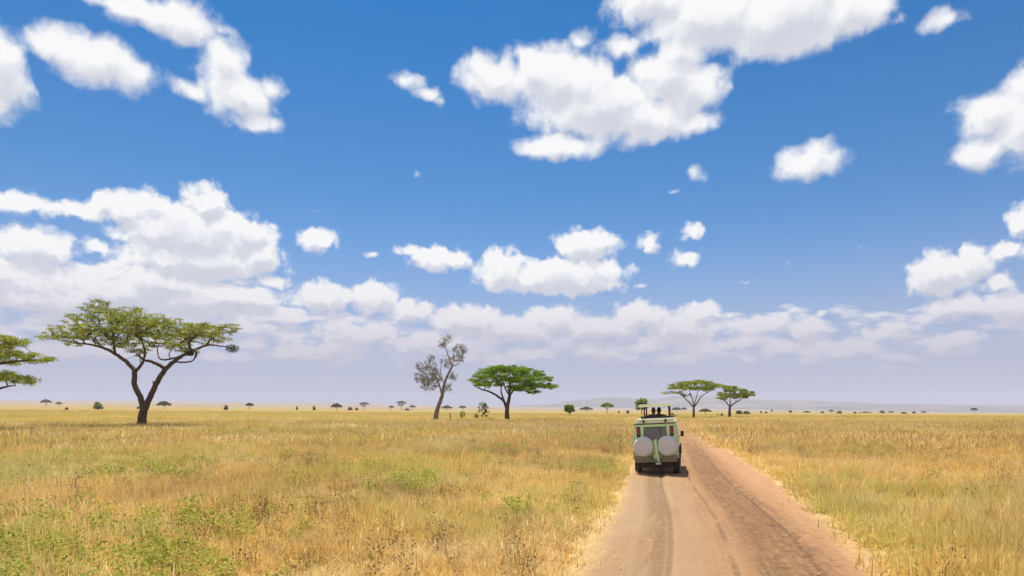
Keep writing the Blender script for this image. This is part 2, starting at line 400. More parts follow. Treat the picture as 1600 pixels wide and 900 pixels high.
def build_road():
    ss, xc, yc, w = road_samples(lambda y: .12 if 5 < y < 30 else (.3 if 0 < y < 70 else 1.0))
    dx = np.gradient(xc); dy = np.gradient(yc); L = np.hypot(dx, dy); nx, ny = dy / L, -dx / L
    U = np.linspace(0, 1, 97)
    S, UU = np.meshgrid(ss, U, indexing='ij')
    wL = (fbm(ss / 1.1, ss * 0 + 3, 11, 4) - .5) * .7; wR = (fbm(ss / 1.1, ss * 0 + 8, 12, 4) - .5) * .7
    W = w[:, None]; left = -W / 2 + wL[:, None]; right = W / 2 + wR[:, None]
    off = left + (right - left) * UU; um = off + W / 2
    X = xc[:, None] + nx[:, None] * off; Y = yc[:, None] + ny[:, None] * off
    wob = 0
    rut = lambda c, hw: np.exp(-((um + wob - c) / hw) ** 2)
    Z = .088 + .02 * (fbm(um * 1.2, S * .5, 21, 3) - .5) * 2
    Z += -.045 * rut(1.52, .10) - .02 * rut(1.25, .3) + .02 * rut(1.72, .09) - .03 * rut(3.5, .4) - .03 * rut(3.85, .07) + .018 * rut(4.02, .08) - .02 * rut(3.02, .08) + .012 * rut(2.88, .08)
    Z += .022 * (fbm(um * 6, S * 3.5, 23, 3) - .5)
    e = np.minimum(UU, 1 - UU) * W
    Z = Z * sm(e, 0, .35) + sm(e, .05, 0) * -.03 + .004
    Z += ground_z(X, Y)
    n, k = X.shape
    idx = np.arange(n * k).reshape(n, k)
    f = np.stack([idx[:-1, :-1], idx[:-1, 1:], idx[1:, 1:], idx[1:, :-1]], -1).reshape(-1, 4)
    o = link_mesh('dirt_road', np.stack([X, Y, Z], -1).reshape(-1, 3), f, mat_road(), smooth=True)
    at = o.data.attributes.new('track', 'FLOAT_VECTOR', 'POINT')
    at.data.foreach_set('vector', np.stack([um, S, W + um * 0], -1).reshape(-1).astype(np.float32))
    tag(o, 'rutted pinkish brown dirt road running across the plain', kind='structure')

HILLS = [(640, 643), (700, 638), (760, 635.5), (830, 633), (870, 630), (905, 624), (950, 620), (985, 621), (1020, 624), (1050, 620), (1085, 617.5), (1130, 619), (1180, 622), (1250, 625), (1320, 628), (1400, 630.5), (1500, 632), (1620, 633.5), (1800, 637), (2000, 645)]
def build_hills():
    ha = [math.atan((p - CX) / F) for p, _ in HILLS]; he = [(HY - y) / F * math.cos(a) for (p, y), a in zip(HILLS, ha)]
    ang = np.linspace(ha[0], ha[-1], 260); rad = np.linspace(9500, 14600, 26)
    A, Rr = np.meshgrid(ang, rad, indexing='ij')
    pk = np.interp(A, ha, he) * 13000
    q = (Rr - 9500) / 5100
    ridge = np.sin(np.clip(q / .72, 0, 1) * math.pi / 2) ** 2 * (1 - sm(q, .72, 1.0))
    front = np.where(q < .4, .32 * np.sin(q / .4 * math.pi), 0) * vnoise(A * 14, q * 0, 40)
    Z = pk * np.maximum(ridge, front) + (fbm(A * 60, q * 7, 41, 4) - .5) * 50 * sm(q, 0, .3) * (1 - sm(q, .8, 1)) * np.clip(pk / 150, 0, 1)
    Z = np.where((q <= 0) | (q >= 1), -80, Z)
    X = Rr * np.sin(A); Y = Rr * np.cos(A); n, k = X.shape; idx = np.arange(n * k).reshape(n, k)
    f = np.stack([idx[:-1, :-1], idx[:-1, 1:], idx[1:, 1:], idx[1:, :-1]], -1).reshape(-1, 4)
    o = link_mesh('hills', np.stack([X, Y, Z], -1).reshape(-1, 3), f, mat_hills(), smooth=True)
    tag(o, 'low blue hills fading into haze on the horizon', kind='structure')

def build_haze():
    m, t = new_mat('haze_air')
    vol = t.node('ShaderNodeVolumePrincipled', {'Color': (.83, .84, .96, 1), 'Density': HAZE, 'Anisotropy': 0.0})
    o = t.node('ShaderNodeOutputMaterial'); t.l.new(vol.outputs[0], o.inputs[1])
    x0, x1, y0, y1, z0, z1 = -15600, 15600, -15600, 15600, -140, 340
    v = [(x, y, z) for x in (x0, x1) for y in (y0, y1) for z in (z0, z1)]
    f = [(0, 1, 3, 2), (4, 6, 7, 5), (0, 4, 5, 1), (2, 3, 7, 6), (0, 2, 6, 4), (1, 5, 7, 3)]
    ob = link_mesh('haze', v, f, m); tag(ob, 'thin dusty haze lying over the plain', kind='stuff')
HAZE = 9e-5

build_ground(); build_road(); build_hills(); build_haze()
# ------------------------------------------------------------------ grass
def mat_grass(name, far=False):
    m, t = new_mat(name)
    pos = t.node('ShaderNodeNewGeometry').outputs['Position']
    tint = t.node('ShaderNodeAttribute', attribute_name='tint').outputs['Color']
    rnd, hgt, _ = t.sep(tint)
    tone = t.node('ShaderNodeAttribute', attribute_type='INSTANCER', attribute_name='tone').outputs['Vector']
    ol, br, pa = t.sep(tone)                      # how olive, how brown, how pale this tuft is
    c = t.ramp(rnd, [(0, (.50, .30, .085)), (.22, (.75, .49, .14)), (.55, (.86, .63, .21)), (.82, (.93, .76, .36)), (1, (.44, .26, .10))])
    c = t.mix(t.math('MULTIPLY', pa, .8), c, (.90, .77, .48))
    c = t.mix(t.math('MULTIPLY', br, .8), c, (.42, .27, .13))
    c = t.mix(t.math('MULTIPLY', ol, t.sstep(rnd, 0, 1, .9, .45)), c, (.50, .50, .10))
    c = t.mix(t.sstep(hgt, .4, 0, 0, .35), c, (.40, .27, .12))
    d = t.node('ShaderNodeBsdfDiffuse', {0: c}).outputs[0]
    tr = t.node('ShaderNodeBsdfTranslucent', {0: c}).outputs[0]
    s = t.node('ShaderNodeMixShader', {0: .45, 1: d, 2: tr}).outputs[0]
    finish(t, s); return m

def blades(n, rad, h0, h1, w, seg, lean, r, heads=False, fountain=0.0):
    """n curved tapering blades as quad strips; returns verts, faces, tint"""
    V, Fc, T = [], [], []
    a = r.uniform(0, 2 * np.pi, n); rr = rad * np.sqrt(r.random(n)); bx, by = rr * np.cos(a), rr * np.sin(a)
    la = np.where(r.random(n) < fountain, a + r.normal(0, .5, n), r.uniform(0, 2 * np.pi, n)); ln = lean * r.random(n) ** 1.2; H = r.uniform(h0, h1, n); wa = r.uniform(0, np.pi, n); ww = w * r.uniform(.6, 1.3, n); rn = r.random(n)
    ts = np.linspace(0, 1, seg + 1); base = 0
    px_ = np.zeros(n); pz_ = np.zeros(n); th0 = .25 * ln * r.random(n)
    for i, tt in enumerate(ts):
        if i:
            th = th0 + 1.35 * ln * (tt - .5 / seg) ** 1.3
            px_ = px_ + np.sin(th) * H / seg; pz_ = pz_ + np.cos(th) * H / seg
        wd = ww * ((1 - tt) * .75 + .25 if not heads else (.35 + (1.6 if .75 < tt < .99 else 0)))
        if i == seg: wd = wd * .15
        cx = bx + np.cos(la) * px_; cy = by + np.sin(la) * px_; cz = pz_
        for sgn in (-1, 1):
            V.append(np.stack([cx + sgn * np.cos(wa) * wd / 2, cy + sgn * np.sin(wa) * wd / 2, cz], -1)); T.append(np.stack([rn, np.full(n, tt), rn * 0], -1))
    V = np.concatenate(V); T = np.concatenate(T); i0 = np.arange(n)
    for i in range(seg):
        a0 = i0 + (2 * i) * n; Fc.append(np.stack([a0, a0 + n, a0 + 3 * n, a0 + 2 * n], -1))
    return V, np.concatenate(Fc), T

def merge(parts):
    V, Fc, T, b = [], [], [], 0
    for v, f, t in parts:
        V.append(v); Fc.append(f + b); T.append(t); b += len(v)
    return np.concatenate(V), np.concatenate(Fc), np.concatenate(T)

def source(name, parts, mat, coll):
    V, Fc, T = merge(parts)
    me = D.meshes.new(name); nf = len(Fc)
    me.vertices.add(len(V)); me.vertices.foreach_set('co', V.astype(np.float32).ravel())
    me.loops.add(nf * 4); me.loops.foreach_set('vertex_index', Fc.astype(np.int32).ravel())
    me.polygons.add(nf); me.polygons.foreach_set('loop_start', np.arange(0, nf * 4, 4, dtype=np.int32)); me.update(calc_edges=True)
    c = me.attributes.new('tint', 'FLOAT_COLOR', 'POINT'); c.data.foreach_set('color', np.concatenate([T, np.ones((len(T), 1))], 1).astype(np.float32).ravel())
    me.materials.append(mat); o = D.objects.new(name, me); coll.objects.link(o); return o

def scatter(name, pts, rot, scl, vid, coll, label, tone=None):
    me = D.meshes.new(name); n = len(pts)
    me.vertices.add(n); me.vertices.foreach_set('co', pts.astype(np.float32).ravel())
    for nm, arr in (('rot', rot), ('scl', scl)) + ((('tone', tone),) if tone is not None else ()):
        a = me.attributes.new(nm, 'FLOAT_VECTOR', 'POINT'); a.data.foreach_set('vector', arr.astype(np.float32).ravel())
    a = me.attributes.new('vid', 'INT', 'POINT'); a.data.foreach_set('value', vid.astype(np.int32))
    o = D.objects.new(name, me); COL.objects.link(o)
    g = D.node_groups.new(name + '_scatter', 'GeometryNodeTree')
    g.interface.new_socket('Geometry', in_out='INPUT', socket_type='NodeSocketGeometry'); g.interface.new_socket('Geometry', in_out='OUTPUT', socket_type='NodeSocketGeometry')
    t = NT(g); gi = t.node('NodeGroupInput'); go = t.node('NodeGroupOutput')
    ci = t.node('GeometryNodeCollectionInfo', {'Collection': coll, 'Separate Children': True, 'Reset Children': True})
    def attr(nm, ty): 
        q = t.node('GeometryNodeInputNamedAttribute', data_type=ty); q.inputs['Name'].default_value = nm; return q.outputs[0]
    ip = t.node('GeometryNodeInstanceOnPoints', {'Points': gi.outputs[0], 'Instance': ci.outputs[0], 'Pick Instance': True, 'Instance Index': attr('vid', 'INT'), 'Scale': attr('scl', 'FLOAT_VECTOR')})
    er = t.node('FunctionNodeEulerToRotation', {0: attr('rot', 'FLOAT_VECTOR')}); t.l.new(er.outputs[0], ip.inputs['Rotation'])
    t.l.new(ip.outputs[0], go.inputs[0])
    md = o.modifiers.new('scatter', 'NODES'); md.node_group = g
    tag(o, label, kind='stuff'); return o

def fan(r, n, r0, r1, half=43):
    a = np.radians(r.uniform(-half, half, n)); d = np.sqrt(r.uniform(r0 ** 2, r1 ** 2, n)); return d * np.sin(a), d * np.cos(a)

def build_grass():
    r = np.random.default_rng(11); M = mat_grass('dry_grass')
    coll = D.collections.new('grass_sources'); 
    for i in range(6):   # near tufts: fountains of fine blades, fallen straw round the foot
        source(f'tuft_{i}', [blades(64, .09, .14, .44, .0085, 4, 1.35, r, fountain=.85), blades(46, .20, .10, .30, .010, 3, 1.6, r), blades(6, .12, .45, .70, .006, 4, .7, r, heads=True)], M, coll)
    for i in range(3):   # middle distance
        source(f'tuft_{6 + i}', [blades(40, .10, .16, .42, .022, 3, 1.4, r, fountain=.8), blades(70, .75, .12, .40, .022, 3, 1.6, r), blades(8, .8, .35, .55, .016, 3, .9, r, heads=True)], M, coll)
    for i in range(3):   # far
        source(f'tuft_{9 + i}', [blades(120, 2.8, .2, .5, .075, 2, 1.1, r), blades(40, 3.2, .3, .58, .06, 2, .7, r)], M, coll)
    # names sort as text: tuft_0..9, tuft_10, tuft_11 -> give the order found by sorting
    names = sorted(o.name for o in coll.objects); order = {n: i for i, n in enumerate(names)}
    ids = lambda lo, hi, n: np.array([order[f'tuft_{k}'] for k in r.integers(lo, hi, n)])
    P_, S_, I_ = [], [], []
    def layer(n, r0, r1, lo, hi, s0, s1, margin, half=43):
        x, y = fan(r, n, r0, r1, half); d, _ = road_dist(x, y)
        jag = (fbm(x * .9, y * .9, 31, 3) - .5) * .7 - .55 * r.random(len(x)) ** 5
        k = d > margin + jag * (1 if r0 < 60 else 0); x, y, d = x[k], y[k], d[k]
        h = .35 + .95 * sm(fbm(x / 1.7, y / 1.7, 33, 4), .2, .85) * r.uniform(.5, 1.5, len(x)) 
        h *= sm(d, -.3, 1.6) * .5 + .5
        s = r.uniform(s0, s1, len(x))
        P_.append(np.stack([x, y, ground_z(x, y)], -1)); S_.append(np.stack([s, s, s * h], -1)); I_.append(ids(lo, hi, len(x)))
    layer(14500, 7.5, 26, 0, 6, .7, 1.45, .34, 46)
    layer(21000, 26, 52, 0, 6, .85, 1.55, .36)
    layer(30000, 48, 150, 6, 9, .8, 1.3, 1.15); layer(5000, 48, 130, 0, 6, .9, 1.3, .2, 20)
    layer(36000, 145, 520, 9, 12, .8, 1.25, 2.2)
    Pn, Sn, In = np.concatenate(P_), np.concatenate(S_), np.concatenate(I_)
    X, Y, n = Pn[:, 0], Pn[:, 1], len(Pn); left = sm(-X, -4, 10)
    rn = lambda: r.random(n)
    ol = sm(fbm(X / 6, Y / 10, 71, 4) + .15 * left + (rn() - .5) * .40, .62, .88) * .8 + sm(fbm(X / 70, Y / 26, 72, 3), .50, .66) * .6 * sm(Y, 80, 200) + sm(rn(), .93, .98) * .5
    br = .8 * sm(fbm(X / 3.2, Y / 5, 73, 4) + (rn() - .5) * .5, .58, .84) + sm(fbm(X / 30, Y / 22, 75, 3), .54, .70) * .3
    pa = sm(fbm(X / 5, Y / 8, 74, 4) + (rn() - .5) * .4, .54, .84) * .8
    tone = np.clip(np.stack([ol, br * (1 - np.clip(ol, 0, 1) * .5), pa], -1), 0, 1)
    rot = np.stack([r.normal(0, .06, len(Pn)), r.normal(0, .06, len(Pn)), r.uniform(0, 6.283, len(Pn))], -1)
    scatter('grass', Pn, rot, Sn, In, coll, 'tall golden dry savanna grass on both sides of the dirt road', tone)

    # low green weeds among the grass, in patches mostly left of the road
    m, t = new_mat('green_weed')
    tint = t.node('ShaderNodeAttribute', attribute_name='tint').outputs['Color']; rnd = t.sep(tint)[0]
    c = t.ramp(rnd, [(0, (.20, .26, .035)), (.45, (.36, .40, .07)), (.8, (.54, .52, .12)), (1, (.66, .54, .18))])
    s = t.node('ShaderNodeMixShader', {0: .4, 1: t.node('ShaderNodeBsdfDiffuse', {0: c}).outputs[0], 2: t.node('ShaderNodeBsdfTranslucent', {0: c}).outputs[0]}).outputs[0]; finish(t, s)
    cw = D.collections.new('weed_sources')
    def leaves(n, rad, h, size, r, dark=None):
        a = r.uniform(0, 6.283, n); q = rad * np.sqrt(r.random(n)); cz = h * (.25 + .75 * r.random(n)); c = np.stack([q * np.cos(a), q * np.sin(a), cz], -1)
        d1 = r.normal(0, 1, (n, 3)); d1[:, 2] *= .5; d1 /= np.linalg.norm(d1, axis=1)[:, None]; d2 = np.cross(d1, r.normal(0, 1, (n, 3))); d2 /= np.linalg.norm(d2, axis=1)[:, None]
        sz = size * r.uniform(.6, 1.3, n)[:, None]
        V = np.concatenate([c - d1 * sz, c + d2 * sz * .42, c + d1 * sz, c - d2 * sz * .42]); i = np.arange(n)
        rn = r.random(n) if dark is None else np.full(n, dark)
        return V, np.stack([i, i + n, i + 2 * n, i + 3 * n], -1), np.tile(np.stack([rn, cz / h, rn * 0], -1), (4, 1))
    for i in range(4): source(f'weed_{i}', [leaves(150, .24, .5, .034, r), blades(12, .15, .3, .6, .008, 2, .5, r)], m, cw)
    x, y = fan(r, 70000, 9, 85, 43); d, side = road_dist(x, y)
    g = fbm(x / 3 + 40, y / 4, 51, 4) + .10 * sm(-x, -3, 9) + .08 * sm(-x, 3, 9) * sm(y, 26, 12) - .06 + (r.random(len(x)) - .5) * .16
    # the two strongest patches of the photograph
    for (px, py, rad, w_) in ((240, 738, 4, .17), (300, 735, 3.5, .17), (400, 732, 2.5, .12), (525, 755, 1.5, .10), (110, 850, 3.0, .10), (30, 880, 3, .12), (170, 745, 2.5, .10), (300, 850, 2, .07)):
        c0 = ground_at(px, py); g = g + w_ * np.exp(-(((x - c0.x) / rad) ** 2 + ((y - c0.y) / rad / 1.3) ** 2))
    k = (d > .5) & (r.random(len(x)) < sm(g, .52, .88) * .34); k &= ~((side > 0) & (r.random(len(x)) < .85))
    x, y = x[k], y[k]; n = len(x); s = r.uniform(.45, 1.2, n)
    scatter('weeds', np.stack([x, y, ground_z(x, y)], -1), np.stack([r.normal(0, .1, n), r.normal(0, .1, n), r.uniform(0, 6.28, n)], -1), np.stack([s, s, s], -1), r.integers(0, 4, n), cw, 'green leafy weeds in patches among the dry grass')

    # dry stalks with dark seed heads
    m2, t = new_mat('dry_seed_head')
    rnd = t.sep(t.node('ShaderNodeAttribute', attribute_name='tint').outputs['Color'])[0]
    c = t.ramp(rnd, [(0, (.10, .06, .03)), (.5, (.17, .11, .055)), (1, (.30, .20, .10))])
    finish(t, t.node('ShaderNodeBsdfDiffuse', {0: c}).outputs[0])
    cs = D.collections.new('seed_head_sources')
    for i in range(4): source(f'stalk_{i}', [blades(14, .16, .45, .85, .007, 2, .7, r), leaves(34, .26, .72, .024, r), leaves(30, .2, .3, .03, r)], m2, cs)
    x, y = fan(r, 16000, 9, 85, 43); d, side = road_dist(x, y)
    g = fbm(x / 4 + 10, y / 6, 61, 3) + .06 * (side > 0)
    k = (d > .4) & (r.random(len(x)) < sm(g, .44, .70) * .6); x, y = x[k], y[k]; n = len(x); s = r.uniform(.6, 1.1, n)
    scatter('dry_weeds', np.stack([x, y, ground_z(x, y)], -1), np.stack([r.normal(0, .12, n), r.normal(0, .12, n), r.uniform(0, 6.28, n)], -1), np.stack([s, s, s], -1), r.integers(0, 4, n), cs, 'brown dead weeds with dark seed heads standing in the grass')

    # pale stones and straw bits lying on the road
    m3, t = new_mat('pale_stone'); 
    oi = t.noise(t.node('ShaderNodeNewGeometry').outputs['Position'], 3.0, 2)
    finish(t, t.node('ShaderNodeBsdfDiffuse', {0: t.mix(oi, (.40, .28, .18), (.66, .52, .38))}).outputs[0])
    cp = D.collections.new('pebble_sources')
    for i in range(3):
        bm = bmesh.new(); bmesh.ops.create_icosphere(bm, subdivisions=1, radius=1)
        for v in bm.verts: v.co *= random.uniform(.7, 1.15); v.co.z *= .5
        me = D.meshes.new(f'stone_{i}'); bm.to_mesh(me); bm.free(); me.materials.append(m3); cp.objects.link(D.objects.new(f'stone_{i}', me))
    x, y = fan(r, 42000, 8, 50, 40); d, side = road_dist(x, y); k = (d < -.05) & (r.random(len(x)) < .22 + .78 * sm(d, -1.1, 0)); x, y = x[k], y[k]; n = len(x)
    s = .005 + .014 * r.random(n) ** 5
    scatter('pebbles', np.stack([x, y, ground_z(x, y) + .078 * sm(-road_dist(x, y)[0], 0, .35) + .004], -1), np.stack([x * 0, x * 0, r.uniform(0, 6.28, n)], -1), np.stack([s * 1.4, s, s], -1), r.integers(0, 3, n), cp, 'small pale stones scattered over the dirt road')
build_grass()
# ------------------------------------------------------------------ trees
def mat_bark(name, a, b):
    m, t = new_mat(name)
    pos = t.node('ShaderNodeTexCoord').outputs['Object']
    n = t.noise(t.vmath('MULTIPLY', pos, (6, 6, 1.6)), 1.0, 5, .7)
    c = t.mix(t.sstep(n, .3, .7), a, b)
    bp = t.node('ShaderNodeBump', {'Strength': .9, 'Distance': .06, 'Height': n}).outputs[0]
    finish(t, t.node('ShaderNodeBsdfPrincipled', {'Base Color': c, 'Roughness': .95, 'Specular IOR Level': .1, 'Normal': bp}).outputs[0]); return m

def mat_leaf(name, a, b, c3, trans=.4):
    m, t = new_mat(name)
    rnd = t.sep(t.node('ShaderNodeAttribute', attribute_name='tint').outputs['Color'])
    c = t.ramp(t.math('ADD', t.math('MULTIPLY', rnd[0], .5), t.math('MULTIPLY', rnd[1], .5)), [(.1, a), (.5, b), (.9, c3)])
    s = t.node('ShaderNodeMixShader', {0: trans, 1: t.node('ShaderNodeBsdfDiffuse', {0: c}).outputs[0], 2: t.node('ShaderNodeBsdfTranslucent', {0: c}).outputs[0]}).outputs[0]
    finish(t, s); return m

BARK = mat_bark('acacia_bark', (.075, .052, .038), (.17, .125, .095))
BARK_PALE = mat_bark('grey_bark', (.16, .12, .09), (.32, .26, .20))
LEAF = mat_leaf('acacia_leaf', (.13, .17, .025), (.24, .29, .04), (.38, .42, .07), .45)
LEAF_AIRY = mat_leaf('yellow_green_leaf', (.16, .19, .025), (.29, .33, .045), (.44, .46, .08), .5)
LEAF_BRIGHT = mat_leaf('fresh_leaf', (.085, .16, .012), (.17, .28, .02), (.30, .41, .035))
LEAF_DULL = mat_leaf('dusty_leaf', (.085, .09, .035), (.13, .14, .05), (.20, .19, .08))
LEAF_DRY = mat_leaf('dry_pods', (.15, .12, .07), (.24, .20, .11), (.32, .31, .14), .35)
LEAF_DARK = mat_leaf('dark_leaf', (.06, .07, .02), (.10, .11, .03), (.15, .15, .045), .3)

TWIG = mat_leaf('twig_wood', (.12, .10, .065), (.21, .185, .125), (.31, .275, .20), .1)

class Skel:
    """branch graph: nodes with position, parent and radius; drawn as tapering tubes"""
    def __init__(s): s.p, s.par, s.r, s.w = [], [], [], []
    def add(s, p, par, r): s.p.append(Vector(p)); s.par.append(par); s.r.append(r); return len(s.p) - 1
    def path(s, pts, radii, par=-1, n=4, jit=0.0, rnd=random):
        """smooth limb through pts; returns index of its last node"""
        q = catmull([tuple(p) for p in pts], n); k = len(q)
        for i, c in enumerate(q):
            if par >= 0 and i == 0: continue
            r = np.interp(i / (k - 1) * (len(radii) - 1), range(len(radii)), radii)
            j = Vector((rnd.uniform(-1, 1), rnd.uniform(-1, 1), rnd.uniform(-1, 1))) * jit if 0 < i < k - 1 else Vector()
            par = s.add(Vector(c) + j, par, r)
        return par
    def grow(s, targets, step=1.0, tip=.022, rnd=random, start=0, bend=.25, up=.0, maxr=.16):
        """join each leaf cluster to the nearest limb by a crooked twig, nearest clusters first"""
        P0 = np.array([tuple(p) for p in s.p]); ok = np.arange(len(P0)) >= start
        T = [Vector(t) for t in targets]
        T.sort(key=lambda t: np.min(np.where(ok, np.sum((P0 - np.array(t)) ** 2, 1), 1e9)))
        n0 = len(s.p); arr = np.zeros((len(s.p) + len(T) * 40, 3)); arr[:n0] = P0
        for t in T:
            A = arr[:len(s.p)]; d = A - np.array(t)
            cost = np.sqrt(np.sum(d ** 2, 1)) + np.maximum(d[:, 2], 0) * .9       # prefer limbs below the cluster
            cost[:start] = 1e9
            i = int(np.argmin(cost)); a = s.p[i]; L = (t - a).length
            k = min(39, max(2, int(L / step))); side = Vector((rnd.uniform(-1, 1), rnd.uniform(-1, 1), rnd.uniform(-.3, .3))) * L * bend
            par = i
            for q in range(1, k + 1):
                f = q / k
                pos = a.lerp(t, f) + side * math.sin(f * math.pi) * .5 + Vector((0, 0, up * L * math.sin(f * math.pi)))
                if q < k: pos += Vector((rnd.uniform(-1, 1), rnd.uniform(-1, 1), rnd.uniform(-.6, .6))) * L / k * .16
                par = s.add(pos, par, 0); arr[par] = pos
        # pipe model for the grown part
        cnt = [0] * len(s.p); kids = [0] * len(s.p)
        for i in range(len(s.p)): 
            if s.par[i] >= 0: kids[s.par[i]] += 1
        for i in range(len(s.p) - 1, -1, -1):
            if kids[i] == 0: cnt[i] = 1
            if s.par[i] >= 0: cnt[s.par[i]] += cnt[i]
        for i in range(n0, len(s.p)): s.r[i] = min(maxr, tip * cnt[i] ** .48)
    def mesh(s, sides=6, origin=Vector()):
        kids = {}
        for i, p in enumerate(s.par): kids.setdefault(p, []).append(i)
        V, Fc = [], []
        def ring(c, d, r, k):
            d = d.normalized(); u = d.cross(Vector((0, 1, 0.01))); u = u.normalized() if u.length > 1e-4 else Vector((1, 0, 0)); w = d.cross(u)
            b = len(V)
            for j in range(k):
                a = 2 * math.pi * j / k; V.append(tuple(c - origin + (u * math.cos(a) + w * math.sin(a)) * r))
            return b
        stack = [(-1, k) for k in kids.get(-1, [])]
        while stack:
            par, i = stack.pop()
            chain = ([par] if par >= 0 else []) + [i]
            while kids.get(chain[-1]):
                ks = sorted(kids[chain[-1]], key=lambda q: -s.r[q]); nxt = ks[0]
                for o in ks[1:]: stack.append((chain[-1], o))
                chain.append(nxt)
            if len(chain) < 2: continue
            rad0 = s.r[i]; k = sides if rad0 > .12 else (5 if rad0 > .05 else 3); prev = None
            for q, nd in enumerate(chain):
                d = s.p[chain[min(q + 1, len(chain) - 1)]] - s.p[chain[max(q - 1, 0)]]
                if d.length < 1e-5: d = Vector((0, 0, 1))
                r = s.r[nd] if not (q == 0 and par >= 0) else rad0 * 1.15
                if q == len(chain) - 1: r *= .5
                b = ring(s.p[nd], d, r, k)
                if prev is not None:
                    for j in range(k): Fc.append((prev + j, prev + (j + 1) % k, b + (j + 1) % k, b + j))
                prev = b
            Fc.append(tuple(prev + j for j in range(k)))
        return V, Fc

def leaf_mesh(name, centres, radii, n, size, mat, parent, r, origin, asp=.38, flat=.55):
    """n small leaves round every centre (centres k x 3, radii k x 3); light and dark sprays differ by cluster"""
    C = np.repeat(np.asarray(centres, float), n, 0); Rr = np.repeat(np.asarray(radii, float), n, 0); k = len(C)
    g = r.normal(0, 1, (k, 3)); g /= np.linalg.norm(g, axis=1)[:, None]; g *= (r.random(k) ** .45)[:, None]
    c = C + g * Rr - np.array(origin)
    nrm = r.normal(0, 1, (k, 3)); nrm[:, 2] = np.abs(nrm[:, 2]) + flat; nrm /= np.linalg.norm(nrm, axis=1)[:, None]
    d1 = np.cross(nrm, r.normal(0, 1, (k, 3))); d1 /= np.linalg.norm(d1, axis=1)[:, None]; d2 = np.cross(nrm, d1)
    s = (size * r.uniform(.6, 1.35, k))[:, None]
    V = np.concatenate([c - d1 * s, c + d2 * s * asp, c + d1 * s, c - d2 * s * asp]); i = np.arange(k)
    o = link_mesh(name, V, np.stack([i, i + k, i + 2 * k, i + 3 * k], -1), mat, parent)
    cl = np.repeat(r.random(len(centres)), n); rn = r.random(k)
    a = o.data.attributes.new('tint', 'FLOAT_COLOR', 'POINT')
    a.data.foreach_set('color', np.tile(np.stack([rn, cl, rn * 0, rn * 0 + 1], -1), (4, 1)).astype(np.float32).ravel())
    return o

def pad_clusters(pads, Y, r, spacing, depth, cen=None, rad=None, zf=.8, thick=.36):
    """leaf clusters for a crown given as pads (px, py, rx, ry [, depth]); each pad is a shelf of foliage with real depth"""
    out, rr = [], []
    for pd in pads:
        px, py, rx, ry = pd[:4]; dp = pd[4] if len(pd) > 4 else depth
        wx, wz = rx * Y / F, ry * Y / F
        if len(pd) <= 4 and cen is not None:
            q = min(1, abs(px - cen) / rad); dp = depth * math.sqrt(max(.04, 1 - q * q))
        n = max(2, int(math.pi * wx * max(dp, wx * .5) / spacing ** 2))
        for _ in range(n):
            a = r.uniform(0, 6.283); q = math.sqrt(r.random()); gx, gy = math.cos(a) * q, math.sin(a) * q
            dy = gy * dp; gzv = r.uniform(-1, 1) * math.sqrt(max(0, 1 - gx * gx)) * .75
            x = (px + gx * rx - CX) * Y / F + ((cen if cen is not None else px) - CX) / F * dy
            z = CAMH + (HY - py) * (Y - abs(dy) * zf) / F + gzv * wz
            out.append((x, Y + dy, z)); s = spacing * r.uniform(.35, .75); rr.append((s, s, s * thick))
    return np.array(out), np.array(rr)

ACACIA_GROUP = 'flat topped acacia trees on the plain'
def hero_tree(name, base_px, limbs, pads, label, cat, leaf, n, size, spacing, depth, cen, rad, seed, bark=BARK, tip=.028, step=1.2, extra=None, group=None, start=3, bend=.25, zf=.8, flat=.55, maxr=.2, asp=.38, thick=.36, spray=0, spray_len=.3):
    r = np.random.default_rng(seed); rd = random.Random(seed)
    g = ground_at(*base_px); Y = g.y
    root = empty(name, g, label=label, cat=cat, group=group)
    sk = Skel(); ends = {}
    for key, par, pts, radii in limbs:      # pts: (px, py, depth offset)
        W = [P(a, b, Y) + Vector(((a - CX) / F * d, d, (HY - b) / F * d)) for a, b, d in pts]
        if par is None: W[0].z = g.z - .3
        pi = -1
        if par is not None:
            cands = ends[par]; pi = min(cands, key=lambda i: (sk.p[i] - W[0]).length); W = [sk.p[pi]] + W[1:]
        n0 = len(sk.p); sk.path(W, radii, pi, n=5, jit=.05, rnd=rd); ends[key] = list(range(n0, len(sk.p)))
    C, Rr = pad_clusters(pads, Y, r, spacing, depth, cen, rad, zf, thick)
    sk.grow(C, step=step, tip=tip, rnd=rd, start=start, bend=bend, maxr=maxr)
    v, f = sk.mesh(9, g); link_mesh('trunk', v, f, bark, root, smooth=True)
    leaf_mesh('crown', C, Rr, n, size, leaf, root, r, g, flat=flat, asp=asp)
    if spray: leaf_mesh('twigs', C, Rr * 1.15, spray, spray_len, TWIG, root, r, g, flat=0, asp=.07)
    return root, g, Y, sk, C

